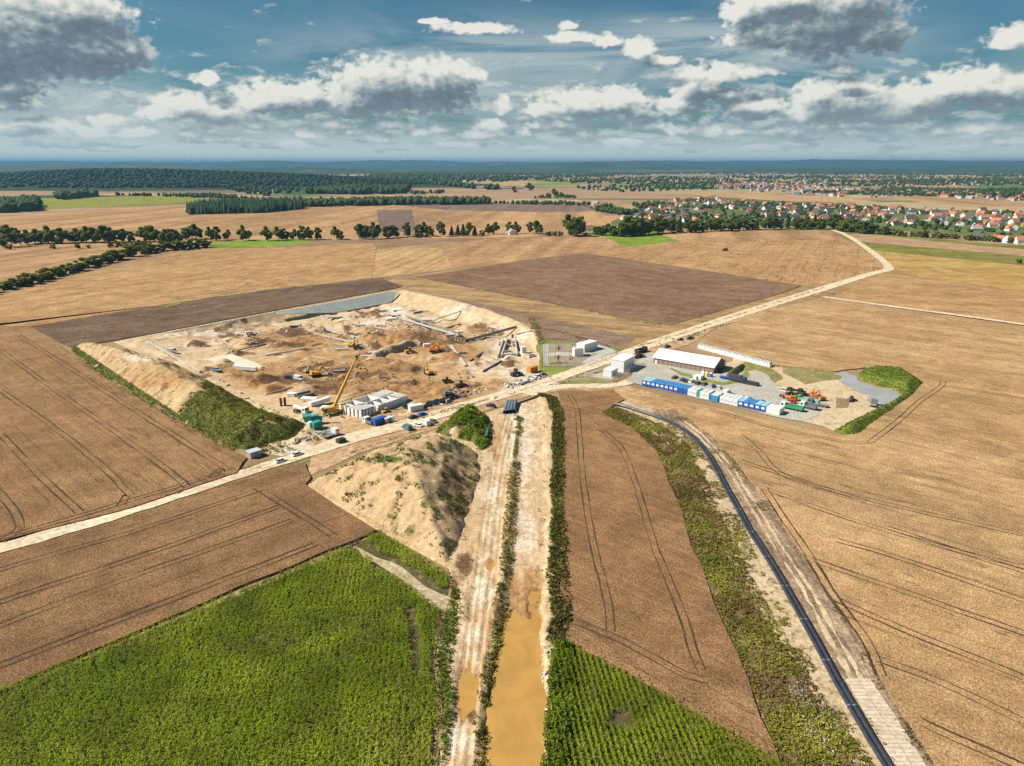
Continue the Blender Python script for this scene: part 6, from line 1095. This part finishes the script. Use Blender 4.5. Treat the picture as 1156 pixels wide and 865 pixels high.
# the grove running to the right, tree by tree
i = 0; xs = np.r_[np.linspace(672,722,11), np.linspace(726,960,30)]
for x in xs:
    yb = np.interp(x, [672,700,760,860,945,960], [266,267,263,259.5,258.5,260]); h = np.interp(x, [672,690,715,740,800,880,950], [11,13,20,18,14,12,13])*random.uniform(.85,1.15); tree(x+random.uniform(-2,2), yb+random.uniform(-1.2,.6), h, 0 if random.random() < .75 else 2, f'dark tree, {OR[i] if i < 40 else "last"} from the left in the long grove before the village', 'trees of the long grove', 1.25); i += 1
i = 0
for x in np.linspace(950,1148,34):
    yb = np.interp(x, [950,1000,1080,1150], [261.5,265.5,270.5,275]); tree(x+random.uniform(-1.5,1.5), yb+random.uniform(-.5,.5), np.interp(x,[950,980,1010,1150],[10,11,6,5])*random.uniform(.8,1.3), 0 if x < 1000 else 3, f'green tree, {OR[i]} from the left in the hedge line below the village', 'hedge line below the village', 1.5); i += 1
tree(1150, 297.5, 5, 3, 'single dark bush at the right end of the green strip', None, 1.5)
for x, y, h, l in ((598,215.5,9,'lone tree cluster far off in the pale fields'),(580,218,7,'small lone tree far off, left of the tree cluster'),(626,222,9,'tall tree in the far copse'),(619,223.5,6,'low tree at the left of the far copse'),(634,223,6,'low tree at the right of the far copse'),(612,223.5,4,'bush left of the far copse'),(640,223.5,4,'bush right of the far copse')): tree(x, y, h, 0, l, None, 1.4)
for q_, mt in (([(250,199),(420,197),(560,198),(420,200.5)], stub2), ([(560,198),(760,196.5),(860,198),(700,200.5)], tan_g), ([(880,200.5),(1060,199.5),(1180,201),(1000,203)], tan_f), ([(430,203),(560,204),(640,203),(560,201.5)], green_b), ([(700,203.5),(860,202),(900,204.5),(760,206)], tan_f), ([(300,194.5),(520,193.5),(700,194.5),(500,195.5)], tan_g), ([(760,193.5),(980,193),(1100,194.5),(900,195.5)], stub2)):
    S('far_field', q_, mt)
# lumpy far woods: one mass each
def ico():
    import bmesh
    bm = bmesh.new(); bmesh.ops.create_icosphere(bm, subdivisions=1, radius=1); V = np.array([v.co[:] for v in bm.verts]); Fq = np.array([[v.index for v in f.verts] for f in bm.faces]); bm.free(); return V, Fq
IV, IF = ico(); FAR = leaf_mat('far_wood', (.025,.046,.014), (.04,.066,.018), (.068,.092,.024), 0); FARC = leaf_mat('far_conifers', (.014,.034,.014), (.022,.045,.018), (.036,.06,.022), 0)
def blobs(name, X, Y, Z, hh, ww, mat, cone=False):
    n = len(X); base = IV if not cone else np.vstack([[(math.cos(t), math.sin(t), -.9) for t in np.linspace(0, 6.28, 7)[:-1]], [(0, 0, 1.1)]]); fc = IF if not cone else np.array([(k, (k+1) % 6, 6) for k in range(6)])
    V = np.repeat(base[None], n, 0)*(1+rng.normal(0, .16, (n, len(base), 1))); th = rng.uniform(0, 6.28, n); c, s = np.cos(th)[:, None], np.sin(th)[:, None]
    vx = V[..., 0]*c-V[..., 1]*s; vy = V[..., 0]*s+V[..., 1]*c; V = np.stack([X[:, None]+vx*ww[:, None], Y[:, None]+vy*ww[:, None], Z[:, None]+(V[..., 2]*.55+.45)*hh[:, None]], -1).reshape(-1, 3)
    Fq = (fc[None]+np.arange(n)[:, None, None]*len(base)).reshape(-1, 3); t = np.repeat(rng.random(n), len(fc))*.75+.25*rng.random(n*len(fc)); return mesh_np(name, V, Fq, mat, attrs={'tint': ('FACE', t)})
def wood(px, n, h, mat=None, cone=False, zf=None, ww=.55, patchy=0):
    W = PP(px); X, Y = [], []
    x0, y0 = W.min(0); x1, y1 = W.max(0)
    while sum(map(len, X)) < n: a = rng.uniform(x0, x1, n*3); b = rng.uniform(y0, y1, n*3); k = inside(a, b, W) & ((vnoise(a, b, patchy, 431, 3) > .56) if patchy else True); X.append(a[k]); Y.append(b[k])
    X = np.concatenate(X)[:n]; Y = np.concatenate(Y)[:n]; hh = h*rng.uniform(.6, 1.15, n); Z = np.zeros(n) if zf is None else zf(X, Y); return tag(blobs('woodland', X, Y, Z, hh, hh*ww*rng.uniform(.7, 1.2, n), mat or FAR, cone), kind='stuff')
wood([(211,240),(240,235),(342,232),(342,236),(300,240.5),(214,242.5)], 1500, 22, FARC, True, ww=.22)
wood([(0,236),(45,232),(44,238),(0,241)], 260, 20); wood([(0,230),(40,226),(44,232),(0,236)], 160, 18); wood([(62,224),(95,219.5),(110,222),(70,226)], 160, 22); wood([(120,220.5),(250,224),(300,226),(240,222)], 120, 12)
wood([(342,231),(460,227.5),(552,228.5),(552,231),(440,232),(342,234)], 620, 16); wood([(555,230),(640,229.5),(690,233),(640,232)], 90, 9); wood([(345,219),(372,216),(462,214.5),(460,219),(400,220)], 420, 24); wood([(464,218.5),(500,217),(503,218.5),(465,220)], 40, 12); wood([(470,209),(500,205),(540,212),(538,214),(500,210)], 180, 18); wood([(548,213),(562,212),(564,214.5),(550,214.5)], 30, 20)
wood([(604,222.5),(650,222),(650,224),(604,224)], 60, 7); wood([(712,232),(745,230),(760,234),(720,236)], 60, 10); wood([(671,238),(690,234.5),(690,239),(720,242.5),(700,243)], 130, 12)
i = 0
for px, n, h in (([(-100,196),(300,196),(600,200),(900,198),(1300,202),(1300,194),(600,192),(-100,192)], 3600, 20), ([(300,206),(460,198),(620,202),(560,206),(420,205)], 700, 22), ([(600,203),(760,200),(900,207),(760,209),(640,207)], 500, 15), ([(900,204),(1180,202),(1180,209),(1000,211),(880,210)], 900, 16), ([(840,212),(1000,212),(1180,217),(1180,224),(1020,222),(900,218)], 1300, 13),
                  ([(640,212),(800,206),(860,212),(700,218)], 260, 12), ([(0,206),(120,201),(340,205),(300,212),(0,214)], 900, 18), ([(280,200),(420,196),(700,197),(700,200),(420,203)], 1500, 20), ([(930,205),(1120,202),(1200,203),(1200,207),(1000,208)], 900, 16), ([(1080,216),(1180,214),(1180,226),(1060,222)], 420, 13), ([(250,214),(300,210),(345,216),(300,222)], 130, 14), ([(690,198),(900,196),(1160,198),(1160,202),(900,204)], 1700, 18)): wood(px, n if n < 800 else int(n*.6), h*(.8 if n > 800 else 1), patchy=520 if n >= 1000 else 0)
# forested hill at the left
hx0, hy0 = P(150, 214); hc = np.array(P(120, 210.5)); hl = lambda X, Y: 66*np.exp(-(((X-hc[0])/1150)**2+((Y-hc[1]-250)/480)**2))*(1+.25*(vnoise(X, Y, 500, 401, 3)-.5))*sstep(1, .55, np.hypot((X-hc[0])/1900, (Y-hc[1]-250)/900))
gx, gy = np.meshgrid(np.linspace(hc[0]-2000, hc[0]+2000, 60), np.linspace(hc[1]-700, hc[1]+1300, 40)); gzv = hl(gx, gy)-.3; ii = np.arange(gx.size).reshape(gx.shape)
tag(mesh_np('hill', np.c_[gx.ravel(), gy.ravel(), gzv.ravel()], np.stack([ii[:-1,:-1], ii[:-1,1:], ii[1:,1:], ii[1:,:-1]], -1).reshape(-1, 4), soil_mat('wood_floor', (.03,.045,.018), (.045,.06,.02), None, .01, .2, .2), smooth=True), kind='structure')
n_ = 15000; X = hc[0]+rng.uniform(-1900, 1900, n_); Y = hc[1]+250+rng.uniform(-850, 900, n_); Z = hl(X, Y); k = Z > 4+4*vnoise(X, Y, 300, 402); X, Y, Z = X[k], Y[k], Z[k]; hh = rng.uniform(9, 15, len(X)); tag(blobs('woodland', X, Y, Z-1, hh, hh*.75, leaf_mat('hill_forest', (.018,.04,.018), (.022,.045,.019), (.03,.052,.02), 0)), kind='stuff')
# rolling wooded hills on the horizon
fm = NT('far_hills'); fcol = fm.mix(fm.rmp(fm.noise(.0011, 5, .6), .45, .55), (.025,.045,.02), (.05,.07,.03)); fm.out(fm.mix(fm.rmp(fm.noise(.0016, 4, .6), .66, .70), fcol, (.22,.20,.10)))
for y_, hgt, sd_, dp in ((9000, 62, 411, 1500), (14000, 118, 412, 2600), (21000, 165, 413, 4000), (30000, 205, 414, 5000)):
    gx, gy = np.meshgrid(np.linspace(-.95*y_, .95*y_, 240), np.linspace(y_-dp, y_+dp, 16)); prof = np.cos(np.clip((gy-y_)/dp, -1, 1)*math.pi/2)**1.5; zz = hgt*prof*np.clip(1.55*vnoise(gx, gy*.3, y_*.16, sd_, 5, .52)-.30, 0, 1)*1.35-1.0
    ii = np.arange(gx.size).reshape(gx.shape); tag(mesh_np('hill', np.c_[gx.ravel(), gy.ravel(), zz.ravel()], np.stack([ii[:-1,:-1], ii[:-1,1:], ii[1:,1:], ii[1:,:-1]], -1).reshape(-1, 4), fm.mat, smooth=True), kind='structure')
# village
WALLS = [paint('render_white', (.80,.78,.74), .8, .2, .1), paint('render_cream', (.62,.52,.36), .8, .2, .1), paint('render_yellow', (.62,.46,.12), .8, .2, .1), paint('render_grey', (.42,.41,.39), .8, .2, .1)]
ROOFS = [paint('roof_red', (.33,.085,.05), .8, .2, .3), paint('roof_orange', (.46,.16,.07), .8, .2, .3), paint('roof_dark', (.07,.07,.08), .7, .3, .2), paint('roof_grey', (.30,.30,.31), .7, .3, .2), paint('roof_brown', (.19,.09,.06), .8, .2, .3)]
PANE = GLASS
def house_proto(w, r, L, D, e, rh, hip):
    o = empty('house', (0,0,0)); q = MB(); q.add([(-L/2,-D/2,-.5),(L/2,-D/2,-.5),(L/2,D/2,-.5),(-L/2,D/2,-.5),(-L/2,-D/2,e),(L/2,-D/2,e),(L/2,D/2,e),(-L/2,D/2,e),(-L/2,0,e+rh*.97),(L/2,0,e+rh*.97)] if not hip else [(-L/2,-D/2,-.5),(L/2,-D/2,-.5),(L/2,D/2,-.5),(-L/2,D/2,-.5),(-L/2,-D/2,e),(L/2,-D/2,e),(L/2,D/2,e),(-L/2,D/2,e),(-L/2+.1,0,e),(L/2-.1,0,e)], [(0,1,5,4),(2,3,7,6),(1,2,6,9,5),(3,0,4,8,7)]); q.build('wall', WALLS[w], o)
    hp = D*.45 if hip else -.5; v = .6; s = rh/(D/2); q = MB(); za = e-v*s
    q.add([(-L/2-v,-D/2-v,za),(L/2+v,-D/2-v,za),(L/2+v,D/2+v,za),(-L/2-v,D/2+v,za),(-L/2+hp,0,e+rh),(L/2-hp,0,e+rh)], [(0,1,5,4),(2,3,4,5),(1,2,5),(3,0,4)] if hip else [(0,1,5,4),(2,3,4,5)]); rf = q.build('roof', ROOFS[r], o)
    q = MB(); q.box((L*.22,.6,e+rh*.5),(.8,.8,rh*.75)); q.build('chimney', ROOFS[4], rf)
    for x in (-L*.28, L*.1): q = MB(); q.box((x,-D/2-.03,1.0),(1.5,.08,1.3)); q.build('window', PANE, o)
    return o
RN = ('red','orange','dark','grey','brown'); WN = ('white','cream','yellow','grey')
HP = []
for k, (w, r) in enumerate(((0,0),(0,1),(0,2),(1,0),(0,3),(1,4),(2,1),(0,4),(3,2),(0,0),(1,1),(0,2))): HP.append((house_proto(w, r, 11+2*(k % 3), 8.5+(k % 2), 3.2+1.6*(k % 2), 3.4+.6*(k % 3), k % 3 == 0), w, r))
hused = set(); HXY = []
def house(px, py, zone, rz=None, pi=None, sc=1.0, lab=None):
    k = random.randrange(len(HP)) if pi is None else pi; p, w, r = HP[k]; o = p if k not in hused else copy_tree(p); hused.add(k); x, y = P(px, py); o.location = (x, y, 0); o.rotation_euler = (0,0,random.choice((.3,.3+1.57,-.2,1.2)) if rz is None else rz); o.scale = (sc,)*3; HXY.append((x, y))
    tag(o, lab or f'{("small","large")[k % 2]} house, {WN[w]} walls, {RN[r]} roof, {zone}', 'house', 'village houses')
def zone(px, n, name, sc=1.0, sep=15):
    W = PP(px); x0, y0 = W.min(0); x1, y1 = W.max(0); got = []; tries = 0
    while len(got) < n and tries < 9000:
        tries += 1; x, y = rng.uniform(x0, x1), rng.uniform(y0, y1)
        if inside(np.array([x]), np.array([y]), W)[0] and all(math.hypot(x-a, y-b) > sep for a, b in got):
            got.append((x, y)); X_ = np.array([x, y, 0.0]); px_, py_ = proj(x, y, 0); house(px_, py_, name, sc=sc*random.uniform(.85,1.15))
S('village_gardens', [(690,250),(715,240),(745,230),(800,222),(900,228),(965,232),(1060,237),(1160,238),(1240,242),(1240,276),(1156,273),(1080,266),(1000,259),(950,256),(860,254),(800,256),(730,262),(690,262)], soil_mat('garden_ground', (.075,.10,.03), (.13,.15,.045), (.26,.22,.12), .02, .1, .2))
zone([(692,247),(715,240),(755,233),(800,239),(812,246),(780,252),(745,252)], 48, 'in the near left cluster of the village'); zone([(735,228),(800,223),(860,229),(850,240),(800,238),(760,233)], 48, 'in the middle of the village behind the grove')
zone([(860,230),(960,233),(960,250),(900,250),(855,243)], 62, 'in the village centre beyond the grove'); zone([(960,234),(1060,238),(1156,240),(1230,243),(1230,268),(1156,264),(1080,260),(1000,254),(960,250)], 132, 'in the right part of the village', 1.05)
for x, y, k, l in ((1127,272.5,10,'low house with long orange roof at the lower right edge of the village'),(1140,274,1,'orange roofed house right of the long low one at the village edge'),(1153,275.5,1,'orange roofed house cut by the picture edge below the village'),(1103,271,2,'house with dark roof beside the hedge line below the village'),(577,264.5,4,'lone white house with grey roof among the roadside trees'),(698,262,4,'pale house at the edge of the grove by the bright green field'),(711,259,4,'white house half hidden in the grove'),(665,262,7,'small brown roofed house on the meadow left of the grove')): house(x, y, '', None, k, 1.15, l)
# far town: too many to count
def town(px, n, seed):
    n = int(n*.75); W = PP(px); r = np.random.default_rng(seed); x0, y0 = W.min(0); x1, y1 = W.max(0); q = MB(); k = 0
    while k < n:
        x, y = r.uniform(x0, x1), r.uniform(y0, y1)
        if not inside(np.array([x]), np.array([y]), W)[0]: continue
        L, D, h = r.uniform(9, 22), r.uniform(8, 14), r.uniform(4, 10); k += 1; rz = r.uniform(0, 3.1); q.box((x, y, -.5), (L, D, h), rz, int(r.choice([0, 0, 0, 1]))); c, s = math.cos(rz), math.sin(rz); T_ = lambda a, b, z: (x+a*c-b*s, y+a*s+b*c, z); a, b = L/2+.5, D/2+.5
        q.add([T_(-a,-b,h-.5),T_(a,-b,h-.5),T_(a,b,h-.5),T_(-a,b,h-.5),T_(-a,0,h+3),T_(a,0,h+3)], [(0,1,5,4),(2,3,4,5),(1,2,5),(3,0,4)], 2+int(r.choice([0,1,1,2,3])))
    tag(q.build('far_town', [WALLS[3], WALLS[1]]+ROOFS[:4], fix=False), kind='stuff')
town([(800,210),(840,206),(960,212),(1040,219),(1000,224),(900,221),(840,216)], 260, 1); town([(807,210),(836,208.5),(836,213),(808,213.5)], 60, 2); town([(690,203),(800,197),(1160,201),(1160,209),(960,211),(800,206)], 420, 3); town([(740,196),(900,194.5),(1160,197),(1160,201),(900,199)], 260, 4); town([(1020,216),(1156,219),(1156,228),(1060,224)], 90, 5); town([(440,206),(560,203),(560,207),(440,209)], 30, 6); town([(330,205),(360,203),(370,209),(335,211)], 20, 7); town([(655,234),(690,232),(690,236),(660,237)], 16, 8)
# village trees: the nearest one by one, the rest as one mass
VZ = PP([(700,254),(730,240),(790,226),(960,233),(1060,238),(1230,242),(1230,272),(1156,270),(1080,264),(1000,258),(950,256),(860,254),(780,256)]); ok = 0; HA = np.array(HXY)
while ok < 80:
    x, y = rng.uniform(VZ[:,0].min(), VZ[:,0].max()), rng.uniform(VZ[:,1].min(), VZ[:,1].max())
    if inside(np.array([x]), np.array([y]), VZ)[0] and np.hypot(HA[:,0]-x, HA[:,1]-y).min() > 9: px, py = proj(x, y, 0); tree(px, py, rng.uniform(6,10)*F/math.hypot(x,y), 0, 'dark green garden tree between the village houses', 'garden trees of the village', 1.3); ok += 1
X = rng.uniform(VZ[:,0].min(), VZ[:,0].max(), 9000); Y = rng.uniform(VZ[:,1].min(), VZ[:,1].max()+300, 9000); k = inside(X, Y-60, VZ) & (vnoise(X, Y, 160, 421, 3) > .50); X, Y = X[k], Y[k]; d = np.min(np.hypot(X[:,None]-HA[None,:,0], Y[:,None]-HA[None,:,1]), 1); k = d > 12; X, Y = X[k][:900], Y[k][:900]; hh = rng.uniform(3, 7, len(X)); tag(blobs('garden_greenery', X, Y, np.zeros(len(X)), hh, hh*.6, FAR), kind='stuff')
for k in PROTO:
    for p in PROTO[k]:
        if p.name not in used:
            for c in list(p.children): bpy.data.objects.remove(c)
            bpy.data.objects.remove(p)
